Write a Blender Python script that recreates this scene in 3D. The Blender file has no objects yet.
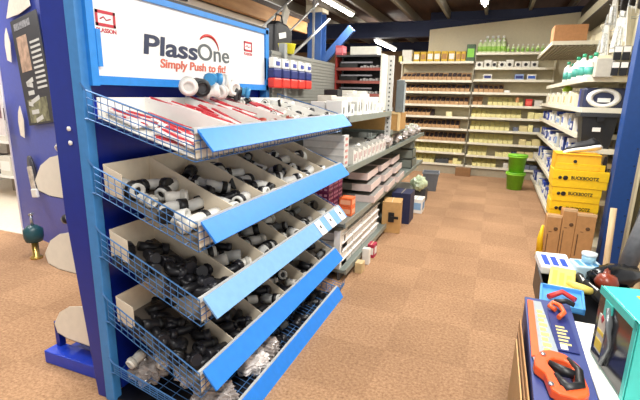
import bpy, bmesh, math, random
from mathutils import Vector, Matrix, Euler
random.seed(7)
SC = bpy.context.scene
COL = SC.collection
PI = math.pi

# ------------------------------------------------------------------ camera
cam_d = bpy.data.cameras.new('camera'); cam = bpy.data.objects.new('camera', cam_d); COL.objects.link(cam)
F_PX = 435.0
cam_d.sensor_width = 36.0; cam_d.lens = F_PX / 640.0 * 36.0; cam_d.clip_start = 0.05; cam_d.clip_end = 100
_vd = Vector((280 - 320, 1987 - 200, F_PX)).normalized()
_vy = Vector((497 - 320, 98 - 200, F_PX)); _vy = (_vy - _vy.dot(_vd) * _vd).normalized()
_vx = _vd.cross(_vy)
if _vx.x < 0: _vx = -_vx
# world axes seen in the lens (x right, y down, z forward) -> camera axes in the world
right = Vector((_vx.x, _vy.x, -_vd.x)); down = Vector((_vx.y, _vy.y, -_vd.y)); fwd = Vector((_vx.z, _vy.z, -_vd.z))
M = Matrix((right, -down, -fwd)).transposed().to_4x4(); M.translation = Vector((0, 0, 1.6))
cam.matrix_world = M
SC.camera = cam

# ------------------------------------------------------------------ world, lights, exposure
w = bpy.data.worlds.new('world'); SC.world = w; w.use_nodes = True
w.node_tree.nodes['Background'].inputs[0].default_value = (1.0, 0.98, 0.95, 1)
w.node_tree.nodes['Background'].inputs[1].default_value = 0.5
SC.view_settings.view_transform = 'Standard'; SC.view_settings.look = 'None'
SC.view_settings.exposure = 0.68; SC.view_settings.gamma = 1.0; SC.view_settings.use_curve_mapping = False
SC.cycles.use_denoising = True; SC.cycles.max_bounces = 6
def area(name, loc, sx, sy, power, rot=(0, 0, 0), color=(1, 0.97, 0.92)):
    l = bpy.data.lights.new(name, 'AREA'); l.shape = 'RECTANGLE'; l.size = sx; l.size_y = sy; l.energy = power; l.color = color
    o = bpy.data.objects.new(name, l); o.location = loc; o.rotation_euler = rot; COL.objects.link(o); return o
# lights of the visible roof battens, plus unseen ones added to brighten the room
area('batten_and_added_light', (0.3, 0.5, 3.0), 0.3, 2.4, 75)  # added light, unseen, above the camera
area('batten_and_added_light', (-0.1, 4.2, 3.0), 0.25, 2.4, 75)  # added light, unseen, over the near aisle
area('batten_and_added_light', (-0.37, 7.4, 3.08), 0.2, 1.8, 45)
area('batten_and_added_light', (-2.62, 8.0, 3.02), 0.15, 1.6, 40)
area('batten_and_added_light', (-2.9, 1.6, 3.0), 0.25, 2.4, 70)  # added light, unseen, left of the stand
area('batten_and_added_light', (-5.6, 3.2, 3.0), 0.25, 2.4, 90)  # added light, unseen, at the far left
area('batten_and_added_light', (-2.7, 11.2, 2.98), 0.15, 1.9, 35)

# ------------------------------------------------------------------ materials
def mat(name, col, rough=0.55, metal=0.0, var=0.06, scale=25.0, bump=0.0, emit=None, alpha=None, trans=0.0):
    m = bpy.data.materials.new(name); m.use_nodes = True; nt = m.node_tree; b = nt.nodes['Principled BSDF']
    b.inputs['Roughness'].default_value = rough; b.inputs['Metallic'].default_value = metal
    tc = nt.nodes.new('ShaderNodeTexCoord'); no = nt.nodes.new('ShaderNodeTexNoise'); no.inputs['Scale'].default_value = scale; no.inputs['Detail'].default_value = 3
    nt.links.new(tc.outputs['Object'], no.inputs['Vector'])
    ra = nt.nodes.new('ShaderNodeValToRGB')
    ra.color_ramp.elements[0].position = 0.3; ra.color_ramp.elements[1].position = 0.7
    ra.color_ramp.elements[0].color = tuple(max(0, c * (1 - var)) for c in col) + (1,)
    ra.color_ramp.elements[1].color = tuple(min(1, c * (1 + var)) for c in col) + (1,)
    nt.links.new(no.outputs['Fac'], ra.inputs['Fac']); nt.links.new(ra.outputs['Color'], b.inputs['Base Color'])
    if bump:
        bu = nt.nodes.new('ShaderNodeBump'); bu.inputs['Strength'].default_value = bump; bu.inputs['Distance'].default_value = 0.01
        nt.links.new(no.outputs['Fac'], bu.inputs['Height']); nt.links.new(bu.outputs['Normal'], b.inputs['Normal'])
    if emit: b.inputs['Emission Color'].default_value = tuple(col) + (1,); b.inputs['Emission Strength'].default_value = emit
    if alpha is not None: b.inputs['Alpha'].default_value = alpha
    if trans: b.inputs['Transmission Weight'].default_value = trans
    return m
def L(h):  # hex sRGB -> linear
    h = h.lstrip('#'); r = []
    for i in (0, 2, 4):
        c = int(h[i:i+2], 16) / 255; r.append(c / 12.92 if c <= 0.04045 else ((c + 0.055) / 1.055) ** 2.4)
    return tuple(r)
MT = {}
def cm(h, rough=0.6, metal=0.0, **k):
    key = (h, rough, metal, tuple(sorted(k.items())))
    if key not in MT: MT[key] = mat('paint_' + h.strip('#'), L(h), rough, metal, **k)
    return MT[key]
BLUE = cm('2E8CE0', 0.35); LBLUE = cm('3F86C8', 0.45); DBLUE = cm('122C90', 0.35); LIP = cm('2384E6', 0.5); LIPREFLECT = cm('7FB2E6', 0.35)
WIRE = cm('4A78AE', 0.4, 0.3); CREAM = cm('EADCC4', 0.6, var=0.04); WHITE = cm('F2F0EA', 0.5, var=0.02); OFFW = cm('DCD8CC', 0.6)
BLACK = cm('17171A', 0.45); DGREY = cm('45474A', 0.5); SHELFGREY = cm('7E8680', 0.45, 0.2); MGREY = cm('9A9C98', 0.5); STEEL = cm('B8BCC0', 0.3, 0.8)
BONE = cm('D8D0B8', 0.55, var=0.03); LIPBONE = cm('E6E0CC', 0.5, var=0.03); CARD = cm('B98A58', 0.8, var=0.08); CARDD = cm('8E6844', 0.8, var=0.1)
BINB = cm('BC9468', 0.7, var=0.12); BINY = cm('E8DE9C', 0.7, var=0.1); YEL = cm('F6C917', 0.5, var=0.05); RED = cm('D2302A', 0.45); NAVY = cm('1F2C6E', 0.45)
GREEN = cm('7FCB2E', 0.4); TEAL = cm('3FBFB4', 0.4); ORANGE = cm('F0622A', 0.4); BEAM = cm('232F52', 0.5); COLB = cm('2A4E86', 0.5); POSTB = cm('174488', 0.45)
DARK = cm('1C1410', 0.8); PINK = cm('D86A9A', 0.6); PURP = cm('7E2A5C', 0.5); GREYFIT = cm('D9D8D2', 0.4, var=0.05); PIPEGR = cm('8A8C8C', 0.4)
BAG = mat('clear_plastic_bag', L('A8A09C'), 0.15, 0, var=0.35, scale=14, bump=0.5)
POLY = mat('poly_bag', L('EDE6E2'), 0.2, 0, var=0.15, scale=30, bump=0.4)

def carpet_mat():
    m = bpy.data.materials.new('carpet'); m.use_nodes = True; nt = m.node_tree; b = nt.nodes['Principled BSDF']; b.inputs['Roughness'].default_value = 0.95
    tc = nt.nodes.new('ShaderNodeTexCoord')
    n1 = nt.nodes.new('ShaderNodeTexNoise'); n1.inputs['Scale'].default_value = 55; n1.inputs['Detail'].default_value = 5; n1.inputs['Roughness'].default_value = 0.75
    n2 = nt.nodes.new('ShaderNodeTexNoise'); n2.inputs['Scale'].default_value = 1.3; n2.inputs['Detail'].default_value = 3
    for n in (n1, n2): nt.links.new(tc.outputs['Object'], n.inputs['Vector'])
    r1 = nt.nodes.new('ShaderNodeValToRGB'); e = r1.color_ramp.elements; e[0].position = 0.3; e[1].position = 0.7
    e[0].color = L('8A6446') + (1,); e[1].color = L('CDA47C') + (1,)
    r2 = nt.nodes.new('ShaderNodeValToRGB'); e = r2.color_ramp.elements; e[0].position = 0.35; e[1].position = 0.65
    e[0].color = (0.86, 0.84, 0.84, 1); e[1].color = (1.05, 1.05, 1.06, 1)
    mx = nt.nodes.new('ShaderNodeMix'); mx.data_type = 'RGBA'; mx.blend_type = 'MULTIPLY'; mx.inputs[0].default_value = 1
    ck = nt.nodes.new('ShaderNodeTexChecker'); ck.inputs['Scale'].default_value = 2.0; ck.inputs['Color1'].default_value = (1, 1, 1, 1); ck.inputs['Color2'].default_value = (0.9, 0.89, 0.88, 1)
    nt.links.new(tc.outputs['Object'], ck.inputs['Vector'])
    m2 = nt.nodes.new('ShaderNodeMix'); m2.data_type = 'RGBA'; m2.blend_type = 'MULTIPLY'; m2.inputs[0].default_value = 1
    nt.links.new(n1.outputs['Fac'], r1.inputs['Fac']); nt.links.new(n2.outputs['Fac'], r2.inputs['Fac'])
    nt.links.new(r1.outputs['Color'], mx.inputs[6]); nt.links.new(r2.outputs['Color'], mx.inputs[7])
    nt.links.new(mx.outputs[2], m2.inputs[6]); nt.links.new(ck.outputs['Color'], m2.inputs[7]); nt.links.new(m2.outputs[2], b.inputs['Base Color'])
    bu = nt.nodes.new('ShaderNodeBump'); bu.inputs['Strength'].default_value = 0.3; bu.inputs['Distance'].default_value = 0.01
    nt.links.new(n1.outputs['Fac'], bu.inputs['Height']); nt.links.new(bu.outputs['Normal'], b.inputs['Normal'])
    return m
def wood_mat(name, a, b_, sc=(3, 0.4, 3)):
    m = bpy.data.materials.new(name); m.use_nodes = True; nt = m.node_tree; b = nt.nodes['Principled BSDF']; b.inputs['Roughness'].default_value = 0.7
    tc = nt.nodes.new('ShaderNodeTexCoord'); mp = nt.nodes.new('ShaderNodeMapping'); mp.inputs['Scale'].default_value = sc
    n = nt.nodes.new('ShaderNodeTexNoise'); n.inputs['Scale'].default_value = 4; n.inputs['Detail'].default_value = 5
    r = nt.nodes.new('ShaderNodeValToRGB'); e = r.color_ramp.elements; e[0].position = 0.3; e[1].position = 0.7; e[0].color = L(a) + (1,); e[1].color = L(b_) + (1,)
    nt.links.new(tc.outputs['Object'], mp.inputs['Vector']); nt.links.new(mp.outputs[0], n.inputs['Vector']); nt.links.new(n.outputs['Fac'], r.inputs['Fac']); nt.links.new(r.outputs['Color'], b.inputs['Base Color'])
    return m
ROOFW = wood_mat('roof_boards', '2C1B14', '4A3226'); PLANK = wood_mat('plank', 'A87440', 'D0A068'); WOODL = wood_mat('handle_wood', 'B99A70', 'D8BC92', (8, 8, 1))

# ------------------------------------------------------------------ mesh helpers
def T(x=0, y=0, z=0, rx=0, ry=0, rz=0): return Matrix.Translation((x, y, z)) @ Euler((rx, ry, rz)).to_matrix().to_4x4()
def box(bm, x0, x1, y0, y1, z0, z1, mi=0, mx=None):
    vs = [bm.verts.new((x, y, z)) for z in (z0, z1) for y in (y0, y1) for x in (x0, x1)]
    if mx is not None:
        for v in vs: v.co = mx @ v.co
    for f in ((0, 2, 3, 1), (4, 5, 7, 6), (0, 1, 5, 4), (2, 6, 7, 3), (0, 4, 6, 2), (1, 3, 7, 5)):
        fc = bm.faces.new([vs[i] for i in f]); fc.material_index = mi
    return vs
def tube(bm, pts, r, n=8, mi=0, cap=True, smooth=True):
    pts = [Vector(p) for p in pts]; rr = r if isinstance(r, (list, tuple)) else [r] * len(pts); rings = []
    for i, p in enumerate(pts):
        d = (pts[min(i + 1, len(pts) - 1)] - pts[max(i - 1, 0)]).normalized()
        a = Vector((0, 0, 1)) if abs(d.z) < 0.9 else Vector((1, 0, 0)); u = d.cross(a).normalized(); v = d.cross(u)
        rings.append([bm.verts.new(p + (u * math.cos(2 * PI * k / n) + v * math.sin(2 * PI * k / n)) * rr[i]) for k in range(n)])
    for a, b in zip(rings, rings[1:]):
        for k in range(n):
            f = bm.faces.new((a[k], a[(k + 1) % n], b[(k + 1) % n], b[k])); f.material_index = mi; f.smooth = smooth
    if cap:
        for rg, rev in ((rings[0], False), (rings[-1], True)):
            f = bm.faces.new(rg if not rev else rg[::-1]); f.material_index = mi
def lathe(bm, prof, n=16, mx=None, mi=0, smooth=True, sx=1.0, sy=1.0):
    mis = mi if isinstance(mi, (list, tuple)) else [mi] * len(prof); rings = []
    for r, z in prof:
        rg = []
        for k in range(n):
            v = Vector((r * math.cos(2 * PI * k / n) * sx, r * math.sin(2 * PI * k / n) * sy, z)); rg.append(bm.verts.new(mx @ v if mx is not None else v))
        rings.append(rg)
    for i, (a, b) in enumerate(zip(rings, rings[1:])):
        for k in range(n):
            f = bm.faces.new((a[k], a[(k + 1) % n], b[(k + 1) % n], b[k])); f.material_index = mis[i]; f.smooth = smooth
    for rg in (rings[0], rings[-1]):
        try:
            f = bm.faces.new(rg); f.material_index = mis[0]
        except ValueError: pass
def prism(bm, poly, a0, a1, axis='y', mi=0):
    def P(p, a): return (p[0], a, p[1]) if axis == 'y' else ((a, p[0], p[1]) if axis == 'x' else (p[0], p[1], a))
    A = [bm.verts.new(P(p, a0)) for p in poly]; B = [bm.verts.new(P(p, a1)) for p in poly]; n = len(poly)
    for i in range(n):
        f = bm.faces.new((A[i], A[(i + 1) % n], B[(i + 1) % n], B[i])); f.material_index = mi
    f = bm.faces.new(A[::-1]); f.material_index = mi; f = bm.faces.new(B); f.material_index = mi
def obj(name, bm, mats, parent=None, bev=0.0, loc=None, rot=None):
    bmesh.ops.recalc_face_normals(bm, faces=bm.faces)
    me = bpy.data.meshes.new(name); bm.to_mesh(me); bm.free()
    for m in (mats if isinstance(mats, (list, tuple)) else [mats]): me.materials.append(m)
    o = bpy.data.objects.new(name, me); COL.objects.link(o)
    if bev:
        b = o.modifiers.new('bevel', 'BEVEL'); b.width = bev; b.segments = 2; b.limit_method = 'ANGLE'
    if parent: o.parent = parent
    if loc: o.location = loc
    if rot: o.rotation_euler = rot
    return o
def NB(): return bmesh.new()
def bx(name, dims, m, parent=None, bev=0.0, loc=None, rot=None, mx=None):
    b = NB(); box(b, *dims, mx=mx); return obj(name, b, m, parent, bev, loc, rot)
def tag(o, label, cat, group=None, kind=None):
    o['label'] = label; o['category'] = cat
    if group: o['group'] = group
    if kind: o['kind'] = kind
    return o
def thing(name, label, cat, loc=(0, 0, 0), rot=(0, 0, 0), group=None):
    o = bpy.data.objects.new(name, None); COL.objects.link(o); o.empty_display_size = 0.05; o.location = loc; o.rotation_euler = rot
    return tag(o, label, cat, group)
def struct(o): o['kind'] = 'structure'; return o
def dup(root, loc, rot=None, label=None, group=None, scale=None):
    def cp(o, par):
        c = o.copy(); COL.objects.link(c); c.parent = par
        for ch in KIDS.get(o.name, list(o.children)): cp(ch, c)
        return c
    r = cp(root, None); r.location = loc
    if rot is not None: r.rotation_euler = rot
    if scale: r.scale = (scale,) * 3 if not isinstance(scale, (tuple, list)) else scale
    if label: r['label'] = label
    if group: r['group'] = group
    return r
KIDS = {}
class Proto:
    """first use moves the prototype itself, later uses copy it"""
    def __init__(s, root): s.root = root; s.used = False; KIDS[root.name] = list(root.children)
    def put(s, loc, rot=(0, 0, 0), label=None, group=None, scale=None):
        if not s.used:
            s.used = True; r = s.root; r.location = loc; r.rotation_euler = rot
            if scale: r.scale = (scale,) * 3 if not isinstance(scale, (tuple, list)) else scale
            if label: r['label'] = label
            if group: r['group'] = group
            return r
        return dup(s.root, loc, rot, label, group, scale)
def text_mesh(name, body, size, m, parent, matrix, offset=0.0, extrude=0.001, shear=0.0, width=None, align='LEFT'):
    cu = bpy.data.curves.new(name, 'FONT'); cu.body = body; cu.size = size; cu.offset = offset; cu.extrude = extrude; cu.shear = shear; cu.align_x = align
    t = bpy.data.objects.new(name, cu); COL.objects.link(t); bpy.context.view_layer.update()
    me = bpy.data.meshes.new_from_object(t); bpy.data.objects.remove(t)
    if width:
        xs = [v.co.x for v in me.vertices]; k = width / (max(xs) - min(xs))
        for v in me.vertices: v.co.x *= k
    for v in me.vertices: v.co = matrix @ v.co
    me.materials.clear(); me.materials.append(m)
    o = bpy.data.objects.new(name, me); COL.objects.link(o)
    if parent: o.parent = parent
    return o
def faceX(x, y, z): return Matrix(((0, 0, 1, x), (1, 0, 0, y), (0, 1, 0, z), (0, 0, 0, 1)))      # reads along +Y, faces +X
def faceY(x, y, z): return Matrix(((1, 0, 0, x), (0, 0, -1, y), (0, 1, 0, z), (0, 0, 0, 1)))     # reads along +X, faces -Y
ORD = ['first', 'second', 'third', 'fourth', 'fifth', 'sixth', 'seventh', 'eighth', 'ninth', 'tenth', 'eleventh', 'twelfth', 'thirteenth', 'fourteenth', 'fifteenth', 'sixteenth', 'seventeenth', 'eighteenth', 'nineteenth', 'twentieth', 'twenty-first', 'twenty-second', 'twenty-third', 'twenty-fourth', 'twenty-fifth', 'twenty-sixth', 'twenty-seventh', 'twenty-eighth', 'twenty-ninth', 'thirtieth', 'thirty-first', 'thirty-second', 'thirty-third', 'thirty-fourth', 'thirty-fifth', 'thirty-sixth']

# ================================================================== SETTING
CARPET = carpet_mat()
struct(bx('floor', (-8, 3, -3, 15, -0.1, 0), CARPET))
struct(bx('floor', (-8, -4.62, 3.1, 10, 0.0, 0.006), cm('E6D8C4', 0.5)))
struct(bx('wall_back', (-8, 3, 15, 15.1, 0, 3.6), cm('B89878', 0.8)))
b = NB(); prism(b, [(-1.48, 0), (1.6, 0), (1.6, 3.24), (-1.48, 2.98)], 10.0, 10.08, 'y'); struct(obj('wall_back', b, cm('DDD2B4', 0.7, var=0.03)))
struct(bx('wall_left', (-8.1, -8, -3, 15, 0, 3.8), cm('D8D0C4', 0.8)))
struct(bx('wall_right', (1.5, 1.58, 3.6, 10.0, 0, 3.4), cm('E2D8B8', 0.7, var=0.03)))
# roof boards, purlins along the aisle, steel rafter
b = NB(); prism(b, [(-8, 3.34), (-1.5, 3.34), (2.6, 3.62), (2.6, 3.70), (-1.5, 3.42), (-8, 3.42)], -3, 15, 'y'); struct(obj('ceiling', b, ROOFW))
PUR = cm('8A8478', 0.5, 0.3)
for i, x in enumerate((-7.0, -6.2, -5.4, -4.6, -3.9, -3.2, -2.55, -1.83, -1.12, -0.38, 0.43, 1.2, 1.95)):
    z = 3.34 + max(0, x + 1.5) * 0.068
    struct(bx('trim_%d' % (i + 1), (x - 0.03, x + 0.03, -2.5, 14.9, z - 0.17, z + 0.0), PUR, bev=0.006))
b = NB(); box(b, -8, 2.6, 10.1, 10.22, 2.87, 3.16); box(b, -8, 2.6, 10.05, 10.27, 2.855, 2.875); box(b, -8, 2.6, 10.05, 10.27, 3.155, 3.175); box(b, -1.5, 2.6, 10.12, 10.2, 3.17, 3.34)
struct(obj('trim_20', b, BEAM))
b = NB(); box(b, -8, 2.6, 14.0, 14.2, 2.95, 3.2); struct(obj('trim_21', b, BEAM))

col = thing('steel_column', 'blue steel I-section column with diagonal brace rising behind the slatted panel', 'column', (-3.38, 8.3, 0))
b = NB(); box(b, -.14, .14, -.13, -.11, 0, 3.32); box(b, -.14, .14, .11, .13, 0, 3.32); box(b, -.012, .012, -.11, .11, 0, 3.32); obj('shaft', b, COLB, col)
b = NB(); box(b, -.17, .17, -.16, .16, 3.1, 3.33); obj('cap', b, BONE, col)
b = NB(); box(b, -.07, .07, -.05, .05, 0, .85, mx=T(.12, 0, 2.2, 0, math.radians(44), 0)); obj('brace', b, COLB, col)

# battens with glowing tubes
def batten(x, y0, y1, z, label, pr=1.0):
    t = thing('ceiling_light', label, 'light', (x, (y0 + y1) / 2, z), group=None)
    h = (y1 - y0) / 2
    bx('housing', (-.06, .06, -h, h, 0.02, 0.07), WHITE, t)
    b = NB(); tube(b, [(0, -h + .02, 0), (0, h - .02, 0)], 0.024, 10); obj('light_tube', b, TUBE, t)
TUBE = mat('light_tube', (1, 0.96, 0.9), 0.4, emit=22)
batten(-2.76, 6.9, 8.55, 3.08, 'fluorescent batten light hanging nearest the blue column, largest of the lit tubes')
batten(-2.72, 10.3, 12.3, 2.8, 'fluorescent batten light beyond the steel rafter at the left')
batten(-0.37, 6.4, 8.7, 3.17, 'fluorescent batten light above the back shelves, at the top edge of the view')

# ================================================================== SHELVING AT THE BACK
BACKL = [1.93, 1.70, 1.44, 1.20, 0.955, 0.69, 0.455, 0.21]
BACKR = [2.18, 1.95, 1.70, 1.45, 1.21, 0.955, 0.69, 0.43, 0.20]
def shelf_unit(name, label, x0, x1, yf, yb, zs, top, topz, back_z):
    t = thing(name, label, 'shelving', ((x0 + x1) / 2, yf, 0)); h = (x1 - x0) / 2; d = yb - yf
    bx('back_panel', (-h, h, d - .02, d, 0.1, back_z), cm('C9BFA0', 0.7), t)
    for s in (-1, 1): bx('upright', (s * h - .015, s * h + .015, d - .07, d - .02, 0, back_z), BONE, t)
    bx('kick_plate', (-h, h, 0.02, 0.05, 0, zs[-1] - 0.05), cm('A49A84', 0.6), t)
    for z in zs + [topz]:
        s = bx('shelf', (-h + .01, h - .01, 0.0, d - .02, z - 0.02, z), BONE, t)
        bx('price_strip', (-h + .01, h - .01, -.012, 0.0, z - 0.035, z + 0.01), LIPBONE, s)
    return t
shelf_unit('shelving_unit', 'cream back shelving bay on the left, filled with rows of brown picking bins', -2.0, -.5, 9.6, 9.96, BACKL, True, 2.30, 2.32)
shelf_unit('shelving_unit', 'cream back shelving bay on the right, with green bottles on top and yellow bins', -.49, .98, 9.6, 9.96, BACKR, True, 2.46, 2.48)
# picking bins
def bin_proto(name, m, label, cat):
    t = thing(name, label, cat)
    b = NB(); w_ = .044
    prism(b, [(0, 0), (0, .075), (.03, .08), (.3, .15), (.3, 0)], -w_, -w_ + .004, 'x'); prism(b, [(0, 0), (0, .075), (.03, .08), (.3, .15), (.3, 0)], w_ - .004, w_, 'x')
    box(b, -w_, w_, 0, .005, 0, .075); box(b, -w_, w_, 0, .3, 0, .005); box(b, -w_, w_, .295, .3, 0, .17); obj('shell', b, m, t)
    return t
pb = Proto(bin_proto('picking_bin', BINB, 'x', 'bin')); pyb = Proto(bin_proto('picking_bin', BINY, 'x', 'bin'))
CONT = [cm('2A1D1A', .8), cm('3A2A22', .8), cm('55463A', .7), cm('8A8074', .7)]
LEV = {0: 'highest', 1: 'second highest', 2: 'third highest', 3: 'fourth highest', 4: 'fifth highest', 5: 'sixth', 6: 'second lowest', 7: 'lowest', 8: 'floor-level'}
def bins(pr, x0, x1, z, what, where):
    n = int((x1 - x0) / .094)
    for k in range(n):
        x = x0 + .05 + k * .094
        pr.put((x, 9.615, z + .001), (0, 0, 0), '%s on the %s' % (what, where), '%ss on the %s' % (what.replace('open ', ''), where))
def goods_lump(x, y, z, w_, d, h, m, label, group, cat='stock', name='boxed_fittings'):
    o = bx(name, (-w_ / 2, w_ / 2, 0, d, 0, h), m, None, 0.003, (x, y, z)); tag(o, label, cat, group); return o
names_l = ['left back bay, %s shelf of bins' % a for a in ('topmost', 'second', 'third', 'fourth', 'fifth', 'sixth')]
xl = [(-1.95, -.52), (-1.95, -.52), (-1.95, -.52), (-1.95, -1.2), (-1.9, -.6), (-1.85, -.52)]
for (a, c), z, nm in zip(xl, BACKL[:6], names_l): bins(pb, a, c, z, 'open brown cardboard picking bin', nm)
bins(pb, -.46, .15, 1.70, 'open brown cardboard picking bin', 'right back bay, third shelf below the bottles')
bins(pb, -.46, -.2, 1.45, 'open brown cardboard picking bin', 'right back bay, left end of the fourth shelf')
for a, c, z, nm in ((-.5 + .05, .5, 1.45 - .0, 'right back bay, fourth shelf below the bottles'), (-.46, .55, 1.21, 'right back bay, fifth shelf below the bottles'), (-.46, .3, .955, 'right back bay, sixth shelf below the bottles'), (-1.7, -.55, .455, 'left back bay, second lowest shelf'), (-1.6, -1.1, .21, 'left back bay, lowest shelf'), (-.46, .0, .43, 'right back bay, second lowest shelf'), (-.35, .2, .20, 'right back bay, lowest shelf'), (-.46, .45, .69, 'right back bay, seventh shelf')):
    if z == 1.45: a = -.17
    bins(pyb, a, c, z, 'open pale yellow picking bin', nm)
# the goods standing up inside the brown rows: dark contents
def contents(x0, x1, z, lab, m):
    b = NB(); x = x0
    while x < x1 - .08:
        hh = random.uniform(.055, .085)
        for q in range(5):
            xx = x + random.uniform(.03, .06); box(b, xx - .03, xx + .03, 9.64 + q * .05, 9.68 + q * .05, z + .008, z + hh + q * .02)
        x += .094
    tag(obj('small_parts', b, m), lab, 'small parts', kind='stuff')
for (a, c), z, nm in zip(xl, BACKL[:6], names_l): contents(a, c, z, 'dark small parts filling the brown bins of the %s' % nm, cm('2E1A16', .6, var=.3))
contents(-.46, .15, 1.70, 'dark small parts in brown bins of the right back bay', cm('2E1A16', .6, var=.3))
# boxed things on the back shelves
def carton(loc, w_, d, h, body, label, cat='box', group=None, name='carton', band=None, rot=0, logo=None, bev=.004):
    """closed carton with top flaps seam and a printed panel on its front (facing -Y) and side (facing +X)"""
    t = thing(name, label, cat, loc, (0, 0, rot), group)
    b = NB(); box(b, -w_ / 2, w_ / 2, 0, d, 0, h); obj('carton_body', b, body, t, bev)
    b = NB(); box(b, -.004, .004, -.001, d + .001, h, h + .0015) if w_ < d else box(b, -w_ / 2, w_ / 2, d / 2 - .004, d / 2 + .004, h, h + .0015)
    obj('tape_seam', b, cm('C8B898', .4), t)
    if band:
        b = NB(); box(b, -w_ / 2 * .8, w_ / 2 * .8, -.0015, 0, h * .25, h * .75); box(b, w_ / 2, w_ / 2 + .0015, d * .15, d * .85, h * .25, h * .75); box(b, -w_ / 2 - .0015, -w_ / 2, d * .15, d * .85, h * .25, h * .75)
        obj('printed_label', b, band, t)
    return t
tops = [(-1.86, .22, .24, 'OFFW', None), (-1.66, .12, .2, 'YEL', 'WHITE'), (-1.52, .12, .2, 'YEL', 'CARD'), (-1.38, .13, .21, 'YEL', 'WHITE'), (-1.24, .13, .21, 'YEL', 'WHITE'), (-1.09, .13, .21, 'YEL', 'CARD'), (-.95, .13, .21, 'YEL', 'WHITE'), (-.82, .1, .2, 'YEL', 'CARD'), (-.72, .09, .2, 'YEL', 'CARD')]
YC = cm('D9B437', .55, var=.15)
for i, (x, w_, h, c, bd) in enumerate(tops):
    lab = 'white carton at the far left end of the top back shelf' if i == 0 else 'yellow tall carton standing %s from the white carton on the top back shelf' % ORD[i - 1]
    carton((x, 9.63, 2.302), w_ * .93, .2, h, YC if c == 'YEL' else OFFW, lab, 'box', None if i == 0 else 'yellow cartons on the top back shelf', 'carton', eval(bd) if bd else None)
carton((-.585, 9.62, 2.302), .16, .22, .33, cm('3F5A3A', .5), 'dark green and lime tall pack between the yellow cartons and green bottles', 'box', None, 'tall_pack', GREEN)
carton((-1.98, 9.63, 2.302), .1, .2, .12, cm('D8CF7C'), 'low pale yellow box beside the white carton on the top back shelf', 'box')
def bottle_proto(name, m, capm, label, cat='bottle', labm=None):
    t = thing(name, label, cat)
    b = NB(); lathe(b, [(0.001, 0), (.036, 0), (.038, .01), (.038, .12), (.03, .145), (.013, .16), (.013, .175)], 14); obj('bottle_body', b, m, t)
    b = NB(); lathe(b, [(.001, .17), (.016, .172), (.016, .2), (.001, .2)], 12); obj('cap', b, capm, t)
    if labm:
        b = NB(); lathe(b, [(.0386, .03), (.0386, .1)], 14); obj('bottle_label', b, labm, t)
    return t
gb = Proto(bottle_proto('spray_bottle', cm('CFE0A8', .3), WHITE, 'x', 'bottle', cm('9CCB5A', .4))); wb = Proto(bottle_proto('cleaner_bottle', WHITE, cm('2E9A70', .4), 'x', 'bottle', cm('4FA89A', .4)))
for k in range(15):
    x = -.42 + k * .087; s = 1.25 if k < 6 else .8
    gb.put((x, 9.68, 2.462), (0, 0, 0), 'large lime green bottle at the left of the top right back shelf' if k < 6 else 'small pale green bottle at the right of the top right back shelf', 'large green bottles on the top back shelf' if k < 6 else 'small green bottles on the top back shelf', s)
for k in range(4): gb.put((-.3 + k * .1, 9.8, 2.462), (0, 0, 0), 'tall green bottle in the rear row of the top right back shelf', 'green bottles in the rear row', 1.7)
for k, (x, w_) in enumerate(((-.4, .14), (-.24, .14), (-.12, .08), (.02, .13), (.16, .14), (.31, .12), (.45, .14), (.6, .13))):
    c = carton((x, 9.63, 2.182), w_, .2, .12 if k not in (1, 4) else .15, OFFW, 'white flat carton standing %s from the left under the green bottles' % ORD[k], 'box', 'white cartons under the green bottles', 'carton')
    b = NB(); lathe(b, [(.03, 0), (.033, .002), (.02, .002), (.02, 0)], 14, mx=T(0, -.001, .06, PI / 2)); obj('round_emblem', b, cm('6A6A6A'), c)
for x, c1, c2, lb in ((-.22, OFFW, NAVY, 'white and navy boxed item alone in the middle of the third back shelf'), (.36, cm('8FA4CC'), NAVY, 'pale blue wrapped pack, left one of the two blue packs on the back shelf'), (.58, OFFW, cm('3A62B8'), 'white and blue wrapped pack nearest the right end of the back shelf')):
    carton((x, 9.63, 1.952), .16, .2, .11, c1, lb, 'pack', None, 'wrapped_pack', c2)
carton((.17, 9.62, 1.702), .1, .1, .05, WHITE, 'small white box at the end of the brown bin row', 'box')
carton((.59, 9.62, 1.452), .12, .2, .14, RED, 'bright red carton on the right back bay', 'box', None, 'carton', cm('E86A5A'))
carton((.76, 9.62, 1.452), .14, .2, .12, OFFW, 'white carton right of the bright red carton', 'box')
carton((.38, 9.66, 1.452), .06, .1, .17, cm('C98F5A'), 'slim tan box standing above the yellow bins left of the red carton', 'box')
carton((-.9, 9.62, 1.202), .12, .2, .0001 + .1, cm('E9E0B0'), 'cream box standing out in a row of brown bins', 'box')
rnd = random.Random(3)
for zi, z in ((5, .955), (6, .69), (7, .43), (8, .20), (3, 1.21)):
    x = {.955: .36, .69: .5, .43: .08, .20: .26, 1.21: .6}[z]; k = 0
    while x < .88:
        w_ = rnd.uniform(.09, .17); m = rnd.choice([BINY, OFFW, NAVY, cm('D8C890'), cm('6A7080'), BINY])
        carton((x + w_ / 2, 9.63, z + .002), w_ - .01, .2, rnd.uniform(.07, .14), m, 'small %s box, %s towards the right on back shelf %s above the floor' % ({BINY: 'yellow', OFFW: 'white', NAVY: 'navy'}.get(m, 'dull'), ORD[k], {.955: 'one metre', .69: 'at knee height', .43: 'at shin height', .20: 'just', 1.21: 'at waist height'}[z]), 'box', 'small boxes on the right back bay'); x += w_; k += 1
x = -1.05
for k in range(6):
    w_ = rnd.uniform(.07, .1); 
    carton((x, 9.63, .212), w_, .2, rnd.uniform(.06, .12), rnd.choice([BINY, cm('C8A870'), DGREY]), 'small box %s from the left on the lowest shelf of the left back bay' % ORD[k], 'box', 'small boxes on the lowest left back shelf'); x += .09
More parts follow.
